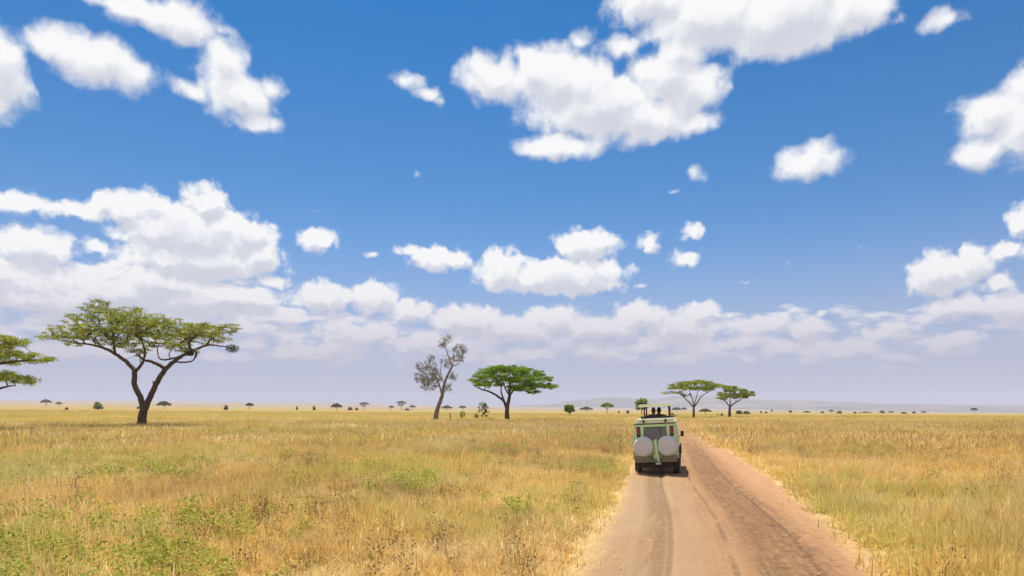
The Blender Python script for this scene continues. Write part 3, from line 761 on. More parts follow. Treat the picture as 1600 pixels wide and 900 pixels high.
# --- the big umbrella acacia, forked trunk
T1 = [('a', None, [(221, 670, 0), (222, 655, 0), (224, 643, 0)], [.78, .60, .56]),
      ('b', 'a', [(224, 643, 0), (219, 620, .5), (210, 600, 1), (211, 580, 1.5)], [.45, .40, .37, .35]),
      ('c', 'a', [(224, 643, 0), (235, 620, -.6), (246, 596, -1), (258, 577, -1.5)], [.46, .39, .36, .33]),
      ('d', 'b', [(211, 580, 1.5), (198, 566, 2), (180, 553, 2.5), (160, 543, 3), (138, 538, 3.5), (115, 536, 4), (98, 530, 4.5)], [.33, .28, .24, .2, .15, .11, .06]),
      ('e', 'b', [(211, 580, 1.5), (221, 570, 0), (225, 560, -2), (226, 548, -4), (222, 532, -6)], [.25, .2, .16, .13, .09]),
      ('f', 'c', [(258, 577, -1.5), (248, 570, -3), (236, 565, -4.5), (225, 562, -6), (212, 552, -8)], [.27, .24, .2, .16, .1]),
      ('g', 'c', [(258, 577, -1.5), (270, 566, -1), (283, 557, 0), (300, 548, 1), (322, 540, 2), (340, 540, 3), (362, 544, 3)], [.32, .28, .24, .19, .15, .1, .06]),
      ('h', 'g', [(322, 540, 2), (330, 529, 2), (340, 520, 3), (350, 510, 3)], [.14, .11, .08, .05]),
      ('i', 'd', [(160, 543, 3), (150, 532, 5), (140, 524, 7), (128, 512, 8)], [.2, .16, .11, .07]),
      ('j', 'g', [(283, 557, 0), (262, 562, 3), (250, 560, 5), (246, 546, 7), (250, 535, 8)], [.16, .13, .11, .09, .07]),
      ('k', 'd', [(180, 553, 2.5), (178, 530, 0), (176, 515, -3), (172, 500, -5)], [.2, .15, .1, .07]),
      ('l', 'g', [(275, 562, -1), (290, 566, -3), (302, 563, -4), (305, 556, -5)], [.14, .11, .08, .04]),
      ('m', 'c', [(250, 588, -1.2), (240, 598, -2), (239, 594, -2.4)], [.1, .08, .05]),
      ('n', 'g', [(300, 548, 1), (292, 530, 5), (288, 515, 7)], [.15, .1, .06])]
T1P = [(82, 524, 24, 8), (108, 514, 30, 10), (128, 500, 32, 10), (150, 482, 26, 8, 6), (152, 473, 22, 4, 4), (170, 494, 36, 12), (196, 488, 28, 9), (212, 500, 38, 12), (240, 503, 34, 10), (262, 508, 36, 11), (292, 513, 34, 9), (322, 512, 30, 8), (350, 511, 24, 7), (366, 514, 10, 5, 3),
       (150, 516, 36, 8), (195, 515, 40, 9), (235, 522, 36, 8), (275, 524, 34, 8), (318, 524, 26, 6), (196, 538, 22, 8, 5), (216, 548, 16, 6, 5), (176, 530, 20, 6, 5), (282, 538, 20, 7, 5), (300, 547, 14, 5, 4), (345, 530, 16, 4, 4), (112, 526, 28, 5)]
root1, g1, Y1, sk1, C1 = hero_tree('umbrella_acacia', (221, 669.5), T1, T1P, 'large umbrella acacia with forked trunk and wide airy green crown, left of the dead tree', 'tree', LEAF_AIRY, 33, .12, 1.08, 11, 222, 150, 5, thick=.28, spray=4, spray_len=.32)
# a dark ragged clump of twigs hanging at the right tip, and a smaller one
def nest(px, py, d, s, label):
    r = np.random.default_rng(int(px)); c = P(px, py, Y1 + d)
    o = leaf_mesh('hanging_nest', [tuple(c)] * 6, [(s, s, s * .62)] * 6, 90, .16, LEAF_DARK, root1, r, g1, asp=.2, flat=0); o['label'] = label
nest(363, 544.5, 0, 1.0, 'dark ragged twig nest at the right tip of the crown'); nest(296, 552, -3, .6, 'small dark twig nest under the crown')

# --- fresh green umbrella acacia in the middle distance
T2 = [('a', None, [(793, 657, 0), (792, 645, 0), (793, 634, 0)], [.75, .6, .52]),
      ('b', 'a', [(793, 634, 0), (796, 620, .5), (796, 608, 1), (798, 595, 2)], [.5, .45, .36, .22]),
      ('c', 'a', [(792, 640, 0), (787, 627, -1), (779, 620, -2), (765, 612, -3), (752, 608, -3), (738, 601, -4)], [.42, .36, .3, .25, .2, .1]),
      ('d', 'a', [(792, 638, 0), (786, 622, 2), (783, 612, 4), (784, 600, 6)], [.3, .26, .2, .12]),
      ('e', 'b', [(796, 618, .5), (803, 610, 2), (812, 604, 3), (830, 596, 4), (848, 594, 4)], [.25, .2, .15, .11, .07]),
      ('f', 'b', [(796, 618, .5), (790, 608, -3), (786, 596, -5), (780, 588, -7)], [.22, .18, .13, .08])]
T2P = [(744, 592, 12, 5), (752, 586, 14, 5), (770, 580, 22, 5), (788, 575, 24, 5), (808, 578, 24, 5), (826, 583, 24, 6), (846, 591, 18, 5), (838, 601, 22, 6), (858, 604, 14, 4), (866, 603, 6, 3, 4), (822, 606, 22, 5), (770, 598, 16, 6), (756, 600, 14, 4), (790, 590, 26, 6), (812, 594, 20, 6), (832, 612, 10, 3, 5), (805, 606, 12, 5), (780, 574, 16, 3, 6)]
hero_tree('umbrella_acacia', (792, 656), T2, T2P, 'fresh green umbrella acacia with dense domed crown, right of the dead tree', 'tree', LEAF_BRIGHT, 110, .2, 1.9, 11.5, 800, 72, 6, tip=.035, step=1.6, maxr=.22)

# --- acacia right behind the vehicle and the rounder one beside it
T3 = [('a', None, [(1084, 654, 0), (1084, 645, 0), (1084, 637, 0)], [.42, .36, .32]),
      ('b', 'a', [(1084, 637, 0), (1078, 630, 0), (1072, 624, 1), (1064, 617, 2), (1054, 612, 2), (1040, 612, 2)], [.24, .2, .17, .13, .09, .05]),
      ('c', 'a', [(1084, 637, 0), (1083, 628, -1), (1080, 618, -2), (1076, 606, -4)], [.22, .18, .13, .08]),
      ('d', 'a', [(1084, 637, 0), (1090, 628, 1), (1096, 619, 2), (1106, 613, 2), (1116, 608, 3)], [.24, .2, .15, .11, .06]),
      ('e', 'a', [(1084, 634, 0), (1088, 620, 4), (1092, 606, 6)], [.18, .13, .07])]
T3P = [(1060, 602, 14, 4), (1075, 598, 18, 4), (1092, 597, 20, 4), (1110, 601, 16, 4), (1120, 605, 10, 3, 5), (1054, 606, 10, 2.5), (1043, 613.5, 8, 1.6, 3), (1058, 613, 9, 2.5, 4), (1070, 617, 9, 3, 4), (1092, 606, 20, 3), (1075, 606, 14, 3), (1106, 608, 12, 3)]
hero_tree('umbrella_acacia', (1084, 653.5), T3, T3P, 'slender acacia with flat spreading crown, standing just right of the safari vehicle', 'tree', LEAF, 75, .2, 1.9, 9.5, 1082, 48, 7, tip=.028, step=1.5)
T4 = [('a', None, [(1139.5, 653, 0), (1140, 643, 0), (1140.5, 636, 0)], [.55, .45, .4]),
      ('b', 'a', [(1140.5, 636, 0), (1134, 628, 1), (1127, 622, 2), (1122, 614, 2)], [.25, .2, .14, .07]),
      ('c', 'a', [(1140.5, 636, 0), (1141, 626, -2), (1142, 614, -3)], [.24, .17, .08]),
      ('d', 'a', [(1140.5, 636, 0), (1149, 629, 1), (1158, 624, 2), (1168, 617, 2)], [.26, .2, .14, .07])]
T4P = [(1132, 615, 11, 7), (1143, 608, 13, 6), (1155, 612, 15, 7), (1168, 615, 12, 5), (1177, 617, 6, 2.5, 3), (1128, 622, 8, 4, 4), (1144, 618, 14, 5), (1158, 620, 12, 4), (1138, 604, 9, 3, 4)]
hero_tree('acacia_tree', (1140, 652.5), T4, T4P, 'smaller bushy acacia with rounded crown and dark trunk, right of the slender flat acacia', 'tree', LEAF, 130, .2, 1.7, 7, 1148, 32, 8, tip=.03, step=1.4)

# --- acacia cut by the left edge
T5 = [('a', None, [(-72, 676, 0), (-70, 650, 0), (-68, 630, 0)], [.7, .55, .5]),
      ('b', 'a', [(-68, 630, 0), (-40, 618, 1), (-12, 612, 1), (8, 604, 1), (24, 603, 0)], [.35, .26, .18, .11, .05]),
      ('c', 'a', [(-68, 630, 0), (-50, 600, 0), (-25, 580, -1), (0, 568, -1), (30, 564, 0), (56, 562, 0)], [.4, .33, .25, .17, .1, .05]),
      ('d', 'a', [(-68, 630, 0), (-75, 590, 2), (-80, 560, 3), (-78, 535, 3)], [.4, .3, .2, .1]),
      ('e', 'a', [(-68, 630, 0), (-100, 600, 0), (-130, 575, 0), (-165, 562, 0)], [.35, .26, .18, .08]),
      ('f', 'c', [(-25, 580, -1), (-10, 555, 1), (2, 540, 2), (14, 532, 2)], [.2, .14, .09, .05])]
T5P = [(8, 535, 34, 8), (28, 541, 16, 4, 4), (-30, 528, 50, 9), (-80, 524, 50, 9), (-130, 532, 50, 9), (20, 556, 38, 5), (60, 560, 22, 4.5, 5), (74, 561, 9, 2.5, 3), (-20, 552, 40, 7), (18, 590, 26, 7, 6), (42, 596, 13, 5, 4), (0, 583, 26, 5, 6), (-40, 560, 30, 7), (-150, 555, 40, 7), (-110, 550, 50, 7)]
hero_tree('umbrella_acacia', (-72, 677), T5, T5P, 'umbrella acacia cut off by the left edge, its green foliage in separate tiers', 'tree', LEAF_AIRY, 85, .12, 1.3, 8, -70, 140, 9, step=1.2, tip=.026, thick=.3, spray=5, spray_len=.32)

# --- the half-dead tree with bare twigs
T6 = [('a', None, [(680.5, 660, 0), (682, 645, 0), (686, 632, 0), (691, 618, 0)], [.62, .5, .44, .4]),
      ('b', 'a', [(691, 618, 0), (694, 600, .5), (700, 585, 1), (707, 572, 1)], [.34, .28, .24, .2]),
      ('c', 'b', [(707, 572, 1), (702, 560, 0), (698, 548, -1), (694, 536, -1), (697, 525, -1)], [.17, .13, .1, .07, .04]),
      ('d', 'b', [(707, 572, 1), (716, 568, 2), (721, 558, 2), (724, 545, 2)], [.13, .1, .07, .04]),
      ('e', 'a', [(691, 618, 0), (687, 604, -1), (683, 592, -2), (676, 580, -3), (670, 566, -3)], [.22, .18, .14, .1, .05]),
      ('f', 'e', [(684, 596, -2), (674, 592, -1), (664, 585, 0), (655, 575, 1)], [.12, .09, .07, .04]),
      ('g', 'b', [(694, 600, .5), (689, 585, 3), (690, 568, 4), (695, 560, 4)], [.14, .1, .07, .04]),
      ('h', 'a', [(691, 618, 0), (698, 608, 2), (704, 600, 3), (709, 592, 3)], [.12, .09, .07, .04]),
      ('i', 'd', [(710, 571, 1), (708, 556, 3), (712, 542, 4)], [.1, .07, .04])]
T6P = [(660, 572, 10, 12, 3), (657, 590, 9, 12, 3), (668, 592, 12, 14, 5), (676, 575, 9, 14, 4), (670, 604, 12, 7, 3), (682, 590, 9, 14, 4), (697, 565, 8, 14, 3), (694, 535, 8, 8, 2.5), (702, 528, 5, 4, 1.5), (717, 545, 9, 8, 3), (724, 548, 5, 10, 3), (716, 560, 9, 8, 3), (708, 588, 6, 8, 3), (700, 605, 7, 9, 2.5), (688, 540, 4, 5, 1.5), (674, 560, 6, 6, 2.5)]
hero_tree('dead_tree', (680.5, 659.5), T6, T6P, 'tall half-dead tree of bare brown twigs with a leaning trunk', 'tree', LEAF_DRY, 10, .08, .66, 3, None, 1, 10, bark=BARK_PALE, tip=.026, step=.7, bend=.4, zf=.2, flat=0, asp=.5, thick=1.1, spray=10, spray_len=.38)

# ------------------------------------------------------------------ small trees and bushes in the distance
def proto_tree(kind, seed, leaf, bark=BARK):
    """a whole tree 1 m high to be scaled: crown and trunk"""
    r = np.random.default_rng(seed); rd = random.Random(seed)
    H = 8.0; root = empty('tree', (0, 0, 0)); sk = Skel(); C, Rr = [], []
    if kind in ('umbrella', 'airy', 'flat'):
        W = {'umbrella': 5.6, 'airy': 5, 'flat': 8}[kind]; n = {'umbrella': 100, 'airy': 55, 'flat': 130}[kind]; t0 = {'umbrella': .62, 'airy': .74, 'flat': .48}[kind]; dm = {'umbrella': .30, 'airy': .2, 'flat': .40}[kind]
        fork = Vector((rd.uniform(-.3, .3), 0, H * .38)); sk.path([(0, 0, -.3), (rd.uniform(-.2, .2), .1, H * .2), fork], [.38, .28, .22], n=3)
        for a in range(5):
            an = a * 1.257 + rd.uniform(-.3, .3); e = Vector((math.cos(an) * W * .55, math.sin(an) * W * .55, H * t0)); sk.path([sk.p[-1] if a == 0 else fork, fork.lerp(e, .5) + Vector((0, 0, -.5)), e], [.18, .13, .06], par=6, n=3)
        for i in range(n):
            an = r.uniform(0, 6.283); q = math.sqrt(r.random()); z = H * (t0 - .04) + (1 - q * q) * H * dm * r.uniform(.45, 1) + r.uniform(-.4, .4)
            C.append((math.cos(an) * q * W, math.sin(an) * q * W, z)); s = r.uniform(.7, 1.2); Rr.append((s, s, s * .55))
        if kind == 'airy':
            for i in range(12): an = r.uniform(0, 6.283); C.append((math.cos(an) * 2.6, math.sin(an) * 2.6, H * .55 + r.uniform(-.5, .5))); Rr.append((.8, .8, .35))
    elif kind == 'round':
        sk.path([(0, 0, -.3), (.1, 0, H * .2), (.2, 0, H * .4), (.1, 0, H * .6)], [.34, .27, .2, .1], n=3)
        for i in range(110):
            g = r.normal(0, 1, 3); g /= np.linalg.norm(g); g *= r.random() ** .4; C.append((g[0] * 4.2, g[1] * 4.2, H * .62 + g[2] * H * .36)); s = r.uniform(.7, 1.25); Rr.append((s, s, s * .65))
    elif kind == 'bush':
        sk.path([(0, 0, -.3), (.1, 0, H * .15), (0, 0, H * .3)], [.25, .18, .1], n=3)
        for i in range(90):
            g = r.normal(0, 1, 3); g /= np.linalg.norm(g); g *= r.random() ** .4; g[2] = abs(g[2]); C.append((g[0] * 5.5, g[1] * 5.5, .5 + g[2] * H * .8)); s = r.uniform(.8, 1.5); Rr.append((s, s, s * .7))
    elif kind == 'sapling':
        sk.path([(0, 0, -.3), (.2, 0, H * .3), (-.1, 0, H * .6), (.1, 0, H * .9)], [.22, .17, .12, .05], n=3)
        for i in range(46):
            z = r.uniform(.15, 1) ** .8; an = r.uniform(0, 6.283); q = math.sqrt(r.random()) * (2.9 * math.sin(min(1, z * 1.05) * 2.6) + .4)
            C.append((math.cos(an) * q, math.sin(an) * q, H * z)); s = r.uniform(.5, 1.0); Rr.append((s, s, s * .7))
    sk.grow(C, step=1.4, tip=.03, rnd=rd, start=3)
    v, f = sk.mesh(6); link_mesh('trunk', v, f, bark, root, smooth=True)
    leaf_mesh('crown', C, Rr, {'airy': 22, 'sapling': 50}.get(kind, 60), .36 if kind != 'sapling' else .26, leaf, root, r, Vector())
    return root

PROTO = {'umbrella': proto_tree('umbrella', 1, LEAF), 'umbrella2': proto_tree('umbrella', 2, LEAF_DULL), 'airy': proto_tree('airy', 3, LEAF_DULL, BARK_PALE), 'flat': proto_tree('flat', 4, LEAF_DULL),
         'round': proto_tree('round', 5, LEAF_BRIGHT), 'round2': proto_tree('round', 6, LEAF), 'bush': proto_tree('bush', 7, LEAF_DARK), 'bush2': proto_tree('bush', 8, LEAF), 'sapling': proto_tree('sapling', 9, LEAF)}
DIM = {}
for k_, ro in PROTO.items():
    co = np.array([v.co for ch in ro.children for v in ch.data.vertices]); DIM[k_] = (co[:, 0].max() - co[:, 0].min(), co[:, 2].max())
used = set()
def put(kind, px, py, h, w, name, label, cat, group=None, rz=None):
    src = PROTO[kind]
    if kind in used:
        o = src.copy(); COL.objects.link(o)
        for ch in src.children:
            c = ch.copy(); COL.objects.link(c); c.parent = o; c.name = ch.name.split('.')[0]
    else: o = src; used.add(kind)
    for p in ('label', 'category', 'group'):
        if p in o: del o[p]
    o.name = name
    g = ground_at(px, py); W, H = DIM[kind]
    o.location = g; o.rotation_euler = (0, 0, (px * 1.7) % 6.28 if rz is None else rz)
    sx = w * g.y / F / W; sz = h * g.y / F / H
    o.scale = (sx, sx, sz); tag(o, label, cat, group); return o

FAR = 'small trees scattered far out on the plain'; FB = 'small bushes scattered far out on the plain'
put('umbrella2', 72, 635.5, 13, 17, 'distant_tree', 'leftmost small flat tree on the horizon, right of the edge acacia', 'tree', FAR)
put('umbrella2', 92, 636, 9, 10, 'distant_tree', 'very small flat tree on the horizon, second from the left edge', 'tree', FAR)
put('bush', 104, 640.5, 5, 6, 'distant_bush', 'tiny dark bush just right of the very small flat tree on the far left', 'bush', FB)
put('bush2', 153, 640, 13, 16, 'distant_bush', 'uneven green bush standing left of the big acacia trunk', 'bush', FB)
put('bush', 216, 639, 5, 6, 'distant_bush', 'tiny bush showing just left of the big acacia trunk', 'bush', FB)
put('flat', 256.5, 639, 13, 23, 'distant_tree', 'wide low dome-shaped tree right of the big acacia trunk', 'tree', FAR)
put('bush', 353, 640.5, 9, 8, 'distant_bush', 'dark upright bush under the right tip of the big forked acacia', 'bush', FB)
put('umbrella2', 390, 640.5, 12, 13, 'distant_tree', 'lone small flat tree on a thin trunk, midway between big acacia and dead tree', 'tree', FAR)
put('bush', 464, 640.5, 7, 4, 'distant_bush', 'narrow dark bush on the horizon, left one of two slim ones', 'bush', FB)
put('bush', 491, 641, 8, 6, 'distant_bush', 'slim dark bush on the horizon, right one of two slim ones', 'bush', FB)
put('flat', 526, 641.5, 12, 19, 'distant_tree', 'broad grey flat tree left of the row of low dark bushes', 'tree', FAR)
put('bush', 547, 641, 6, 9, 'distant_bush', 'low dark bush just right of the broad grey flat tree', 'bush', FB)
put('bush', 557.5, 641, 5, 7, 'distant_bush', 'smallest low dark bush left of the airy tree with dark base', 'bush', FB)
put('airy', 569, 641.5, 14, 17, 'distant_tree', 'airy two-tiered small tree with dark base left of the dead tree', 'tree', FAR)
put('umbrella2', 611.5, 640, 8, 9, 'distant_tree', 'little flat tree left of the tall airy one near the dead tree', 'tree', FAR)
put('airy', 627, 640.5, 16, 18, 'distant_tree', 'tall airy grey tree on the horizon, left of the dead tree', 'tree', FAR)
put('bush', 636, 640.5, 4, 10, 'distant_bush', 'low dark bush right at the foot of the tall airy grey tree', 'bush', FB)
put('umbrella2', 644.5, 640.5, 9, 11, 'distant_tree', 'little flat tree just left of the dead tree crown', 'tree', FAR)
put('flat', 698, 642, 9, 19, 'distant_tree', 'low green dome tree just right of the dead tree trunk', 'tree', FAR)
put('umbrella2', 722.5, 641.5, 9, 13, 'distant_tree', 'small dark dome tree between dead tree and fresh green acacia', 'tree', FAR)
put('sapling', 722.5, 656, 14, 11, 'sapling', 'thin low sapling in the grass between the dead tree and the leafy sapling', 'sapling', 'saplings near the green acacia')
put('sapling', 754.5, 656.5, 29, 20, 'sapling', 'leafy green sapling directly left of the fresh green acacia trunk', 'sapling', 'saplings near the green acacia')
put('bush2', 744.5, 655, 9, 9, 'distant_bush', 'small green bush at the left foot of the leafy sapling', 'bush')
put('round', 890, 650, 19, 20, 'distant_tree', 'round green tree standing alone left of the safari vehicle', 'tree', FAR)
put('flat', 916, 644, 9, 22, 'distant_tree', 'wide thin flat-topped tree right of the lone round green tree', 'tree', FAR)
put('umbrella', 948.5, 646, 18, 23, 'distant_tree', 'green umbrella tree nearest the left side of the safari vehicle', 'tree', FAR)
put('bush', 967, 645.5, 4, 4, 'distant_bush', 'tiny bush right below the green umbrella tree left of the vehicle', 'bush', FB)
put('bush', 981, 646, 6, 6, 'distant_bush', 'dark small bush just left of the vehicle roof canopy', 'bush', FB)
put('round2', 1002.5, 648, 27, 23, 'distant_tree', 'loose round tree directly behind the raised roof of the vehicle', 'tree', FAR)
put('bush2', 1051, 650.5, 6, 6, 'distant_bush', 'tiny green bush just right of the vehicle roof', 'bush', FB)
put('flat', 1057, 643.5, 8, 16, 'distant_tree', 'flat grey tree seen left of the slender acacia trunk', 'tree', FAR)
put('umbrella2', 1069, 643.5, 8, 10, 'distant_tree', 'small grey tree touching the slender acacia trunk from the left', 'tree', FAR)
put('flat', 1102, 647, 9, 21, 'distant_tree', 'low green dome tree between the two acacias right of the vehicle', 'tree', FAR)
put('bush', 1121, 650, 4, 4, 'distant_bush', 'smaller of two tiny dark bushes left of the bushy acacia trunk', 'bush', FB)
put('bush', 1127.5, 651, 6.5, 5, 'distant_bush', 'taller of two tiny dark bushes left of the bushy acacia trunk', 'bush', FB)
put('bush', 1155.5, 647, 7, 14, 'distant_bush', 'wide dark bush right behind the bushy acacia trunk', 'bush', FB)
put('bush', 1167, 647, 6, 13, 'distant_bush', 'second wide dark bush further right of the bushy acacia trunk', 'bush', FB)
for i, (px, h, w, lab) in enumerate([(1189, 5, 4, 'first tiny bush in the loose row right of the bushy acacia'), (1197, 4, 4, 'lowest tiny bush in the loose row right of the bushy acacia'),
        (1206, 9, 4, 'tallest thin bush in the loose row right of the bushy acacia'), (1235, 6, 5, 'single round bush alone in the gap right of the loose row'),
        (1261, 5, 12, 'wide flat bush left of the pair on the right horizon'), (1285, 4.5, 9, 'low bush just left of the pair on the right horizon'),
        (1299, 7, 8, 'left bush of the pair on the right horizon'), (1311, 6, 11, 'right wider bush of the pair on the right horizon'),
        (1336, 4, 7, 'low bush alone right of the pair on the horizon'), (1352, 4, 16, 'long thin bush line right of the pair on the horizon'),
        (1378, 6, 13, 'highest bush of the far right dark strip'), (1392, 5, 10, 'second bush of the far right dark strip'),
        (1412, 4, 9, 'low bush in the middle of the far right dark strip'), (1428, 5, 9, 'fourth bush of the far right dark strip'), (1443, 5, 7, 'last bush at the right end of the far dark strip')]):
    put(['bush2', 'bush', 'flat', 'round2', 'flat', 'bush2', 'umbrella2', 'bush2', 'bush', 'flat', 'bush2', 'flat', 'bush2', 'bush', 'flat'][i], px, 645.7 + (px - 1180) * .001 + (i * 37 % 5) * .14, h * .85, w * (1 + .3 * math.sin(i * 2.3)), 'distant_bush', lab, 'bush', FB)
put('umbrella2', 1522, 645.6, 9.5, 11, 'distant_tree', 'solitary dark flat tree on the horizon at the far right', 'tree', FAR)
for k_, ro in PROTO.items(): assert k_ in used, k_

# short dead stump near the dead tree, dry bushes in the foreground grass
def dry_bush(px, py, h, w, label, seed, name='dry_bush', cat='bush', n=26):
    r = np.random.default_rng(seed); rd = random.Random(seed); g = ground_at(px, py); Hm, Wm = h * g.y / F, w * g.y / F
    root = tag(empty(name, g), label, cat, 'dry leafless bushes in the grass'); sk = Skel()
    sk.path([(0, 0, -.05), (0, 0, Hm * .08)], [.02, .018], n=2)
    C = [(r.normal(0, .3) * Wm, r.normal(0, .3) * Wm, Hm * r.uniform(.45, 1)) for _ in range(n)]
    sk.grow(C, step=Hm * .16, tip=.0035, rnd=rd, start=1, bend=.3, maxr=.02)
    v, f = sk.mesh(4); link_mesh('twigs', v, f, BARK_PALE, root)
    leaf_mesh('dry_leaves', C, [(.06, .06, .06)] * n, 5, .014, LEAF_DRY, root, r, Vector())
dry_bush(123, 795, 62, 60, 'leafless twiggy bush standing out of the grass in the left foreground, larger one', 21, n=60)
dry_bush(35, 770, 40, 34, 'smaller leafless twiggy bush near the left edge of the photo', 22, n=34)
g_ = ground_at(703.5, 658.5); st = Skel(); st.path([(0, 0, -.2), (.05, 0, .8), (-.05, 0, 1.6), (-.25, 0, 2.0)], [.16, .12, .11, .07], n=3)
v_, f_ = st.mesh(6); so = link_mesh('tree_stump', v_, f_, BARK, smooth=True); so.location = g_; tag(so, 'short dead post-like stump in the grass just right of the dead tree', 'stump')
# ------------------------------------------------------------------ safari vehicle
def mat_simple(name, col, rough=.5, metal=0.0, spec=.5, dust=0.0, bump=0.0):
    m, t = new_mat(name)
    pos = t.node('ShaderNodeTexCoord').outputs['Object']
    n = t.noise(pos, 3.0, 5, .65); n2 = t.noise(pos, 40.0, 3, .6)
    c = t.mix(t.math('MULTIPLY', t.sstep(n, .35, .7), .35), col, tuple(x * .8 for x in col))
    if dust:     # road dust sticking to the lower panels
        z = t.sep(pos)[2]; f = t.math('MULTIPLY', t.sstep(t.math('ADD', z, t.math('MULTIPLY', n, .5)), 1.7, .5), dust)
        c = t.mix(f, c, (.34, .26, .17))
    kw = {'Base Color': c, 'Roughness': t.lstep(n2, 0, 1, rough - .08, rough + .12), 'Metallic': metal, 'Specular IOR Level': spec}
    if bump: kw['Normal'] = t.node('ShaderNodeBump', {'Strength': .4, 'Distance': bump, 'Height': n}).outputs[0]
    finish(t, t.node('ShaderNodeBsdfPrincipled', kw).outputs[0]); return m

PAINT = mat_simple('pale_green_paint', (.58, .80, .46), .38, dust=.35)
CREAM = mat_simple('cream_roof_paint', (.82, .82, .62), .45)
BLACK = mat_simple('black_rubber', (.02, .018, .016), .85, dust=.12)
DARK = mat_simple('dark_metal', (.035, .03, .028), .6)
MAROON = mat_simple('dark_red_post', (.06, .02, .02), .5)
COVER = mat_simple('grey_vinyl', (.60, .60, .61), .6, bump=.01)
TRIM = mat_simple('pale_cover_trim', (.74, .74, .72), .5)
RED = mat_simple('red_lamp_plastic', (.30, .035, .03), .25)
CLEAR = mat_simple('headlamp_glass', (.75, .76, .78), .12)
OLIVE = mat_simple('dusty_bumper', (.20, .20, .12), .6, dust=.3)
SEAT = mat_simple('beige_canvas', (.52, .44, .33), .85)
STEEL = mat_simple('galvanised_steel', (.50, .50, .47), .4, metal=.6)
RIM = mat_simple('white_steel_rim', (.60, .58, .53), .5, dust=.5)
def mat_glass():
    m, t = new_mat('tinted_glass')
    fr = t.node('ShaderNodeFresnel', {0: 1.45}).outputs[0]
    tr = t.node('ShaderNodeBsdfTransparent', {0: (.14, .20, .34, 1)}).outputs[0]; gl = t.node('ShaderNodeBsdfGlossy', {0: (.9, .95, 1, 1), 1: .04}).outputs[0]
    d = t.node('ShaderNodeBsdfDiffuse', {0: (.09, .13, .27, 1)}).outputs[0]
    s = t.node('ShaderNodeMixShader', {0: .5, 1: tr, 2: d}).outputs[0]
    finish(t, t.node('ShaderNodeMixShader', {0: t.math('ADD', fr, .05), 1: s, 2: gl}).outputs[0]); return m
GLASS = mat_glass()

class MB:
    def __init__(s): s.bm = bmesh.new()
    def box(s, x0, x1, y0, y1, z0, z1, bev=.015, fn=None):
        r = bmesh.ops.create_cube(s.bm, size=1); vs = r['verts']
        for v in vs: v.co = Vector(((x0 + x1) / 2 + v.co.x * (x1 - x0), (y0 + y1) / 2 + v.co.y * (y1 - y0), (z0 + z1) / 2 + v.co.z * (z1 - z0)))
        if fn:
            for v in vs: v.co = fn(v.co)
        if bev:
            es = list({e for v in vs for e in v.link_edges}); b = min(bev, .45 * min(abs(x1 - x0), abs(y1 - y0), abs(z1 - z0)))
            bmesh.ops.bevel(s.bm, geom=es, offset=b, segments=2, affect='EDGES')
        return s
    def prism(s, pts, x0, x1, bev=.02):
        """side profile pts (y, z) extruded across from x0 to x1"""
        a = [s.bm.verts.new((x0, y, z)) for y, z in pts]; b = [s.bm.verts.new((x1, y, z)) for y, z in pts]; n = len(pts)
        fs = [s.bm.faces.new(a), s.bm.faces.new(b[::-1])] + [s.bm.faces.new((a[i], b[i], b[(i + 1) % n], a[(i + 1) % n])) for i in range(n)]
        bmesh.ops.recalc_face_normals(s.bm, faces=fs)
        if bev: bmesh.ops.bevel(s.bm, geom=list({e for f in fs for e in f.edges}), offset=bev, segments=2, affect='EDGES')
        return s
    def lathe(s, prof, c, axis='y', n=32):
        """prof: (radius, along) turned round an axis through c"""
        rings = []
        for r, h in prof:
            ring = []
            for j in range(n):
                a = 2 * math.pi * j / n; u, v = r * math.cos(a), r * math.sin(a)
                p = {'y': (u, h, v), 'x': (h, u, v), 'z': (u, v, h)}[axis]
                ring.append(s.bm.verts.new(Vector(c) + Vector(p)))
            rings.append(ring)
        fs = []
        for A, B in zip(rings, rings[1:]):
            for j in range(n): fs.append(s.bm.faces.new((A[j], A[(j + 1) % n], B[(j + 1) % n], B[j])))
        fs.append(s.bm.faces.new(rings[0][::-1])); fs.append(s.bm.faces.new(rings[-1]))
        bmesh.ops.recalc_face_normals(s.bm, faces=fs); return s
    def tube(s, a, b, r0, r1=None, n=10):
        a, b = Vector(a), Vector(b); d = (b - a).normalized(); u = d.orthogonal().normalized(); w = d.cross(u); r1 = r0 if r1 is None else r1
        A = [s.bm.verts.new(a + (u * math.cos(t) + w * math.sin(t)) * r0) for t in [2 * math.pi * j / n for j in range(n)]]
        B = [s.bm.verts.new(b + (u * math.cos(t) + w * math.sin(t)) * r1) for t in [2 * math.pi * j / n for j in range(n)]]
        fs = [s.bm.faces.new((A[j], A[(j + 1) % n], B[(j + 1) % n], B[j])) for j in range(n)] + [s.bm.faces.new(A[::-1]), s.bm.faces.new(B)]
        bmesh.ops.recalc_face_normals(s.bm, faces=fs); return s
    def build(s, name, mat, parent, sprung=True, smooth=True, label=None):
        if sprung: s.bm.transform(SPRUNG)
        me = D.meshes.new(name); s.bm.to_mesh(me); s.bm.free(); me.materials.append(mat)
        if smooth:
            me.polygons.foreach_set('use_smooth', [True] * len(me.polygons)); me.set_sharp_from_angle(angle=R(35))
        o = D.objects.new(name, me); COL.objects.link(o); o.parent = parent
        if label: o['label'] = label
        return o

ROLL = -2.7
SPRUNG = Matrix.Translation((0, 0, .45)) @ Matrix.Rotation(R(ROLL), 4, 'Y') @ Matrix.Translation((0, 0, -.45))
JX, JY, JH = (1025.8 - CX) * 26.75 / F, 26.75, R(-14.5)
def tumble(co):      # cabin sides lean in above the waist
    k = max(0, co.z - 1.32) / .75; return Vector((co.x * (1 - .085 * k), co.y, co.z))

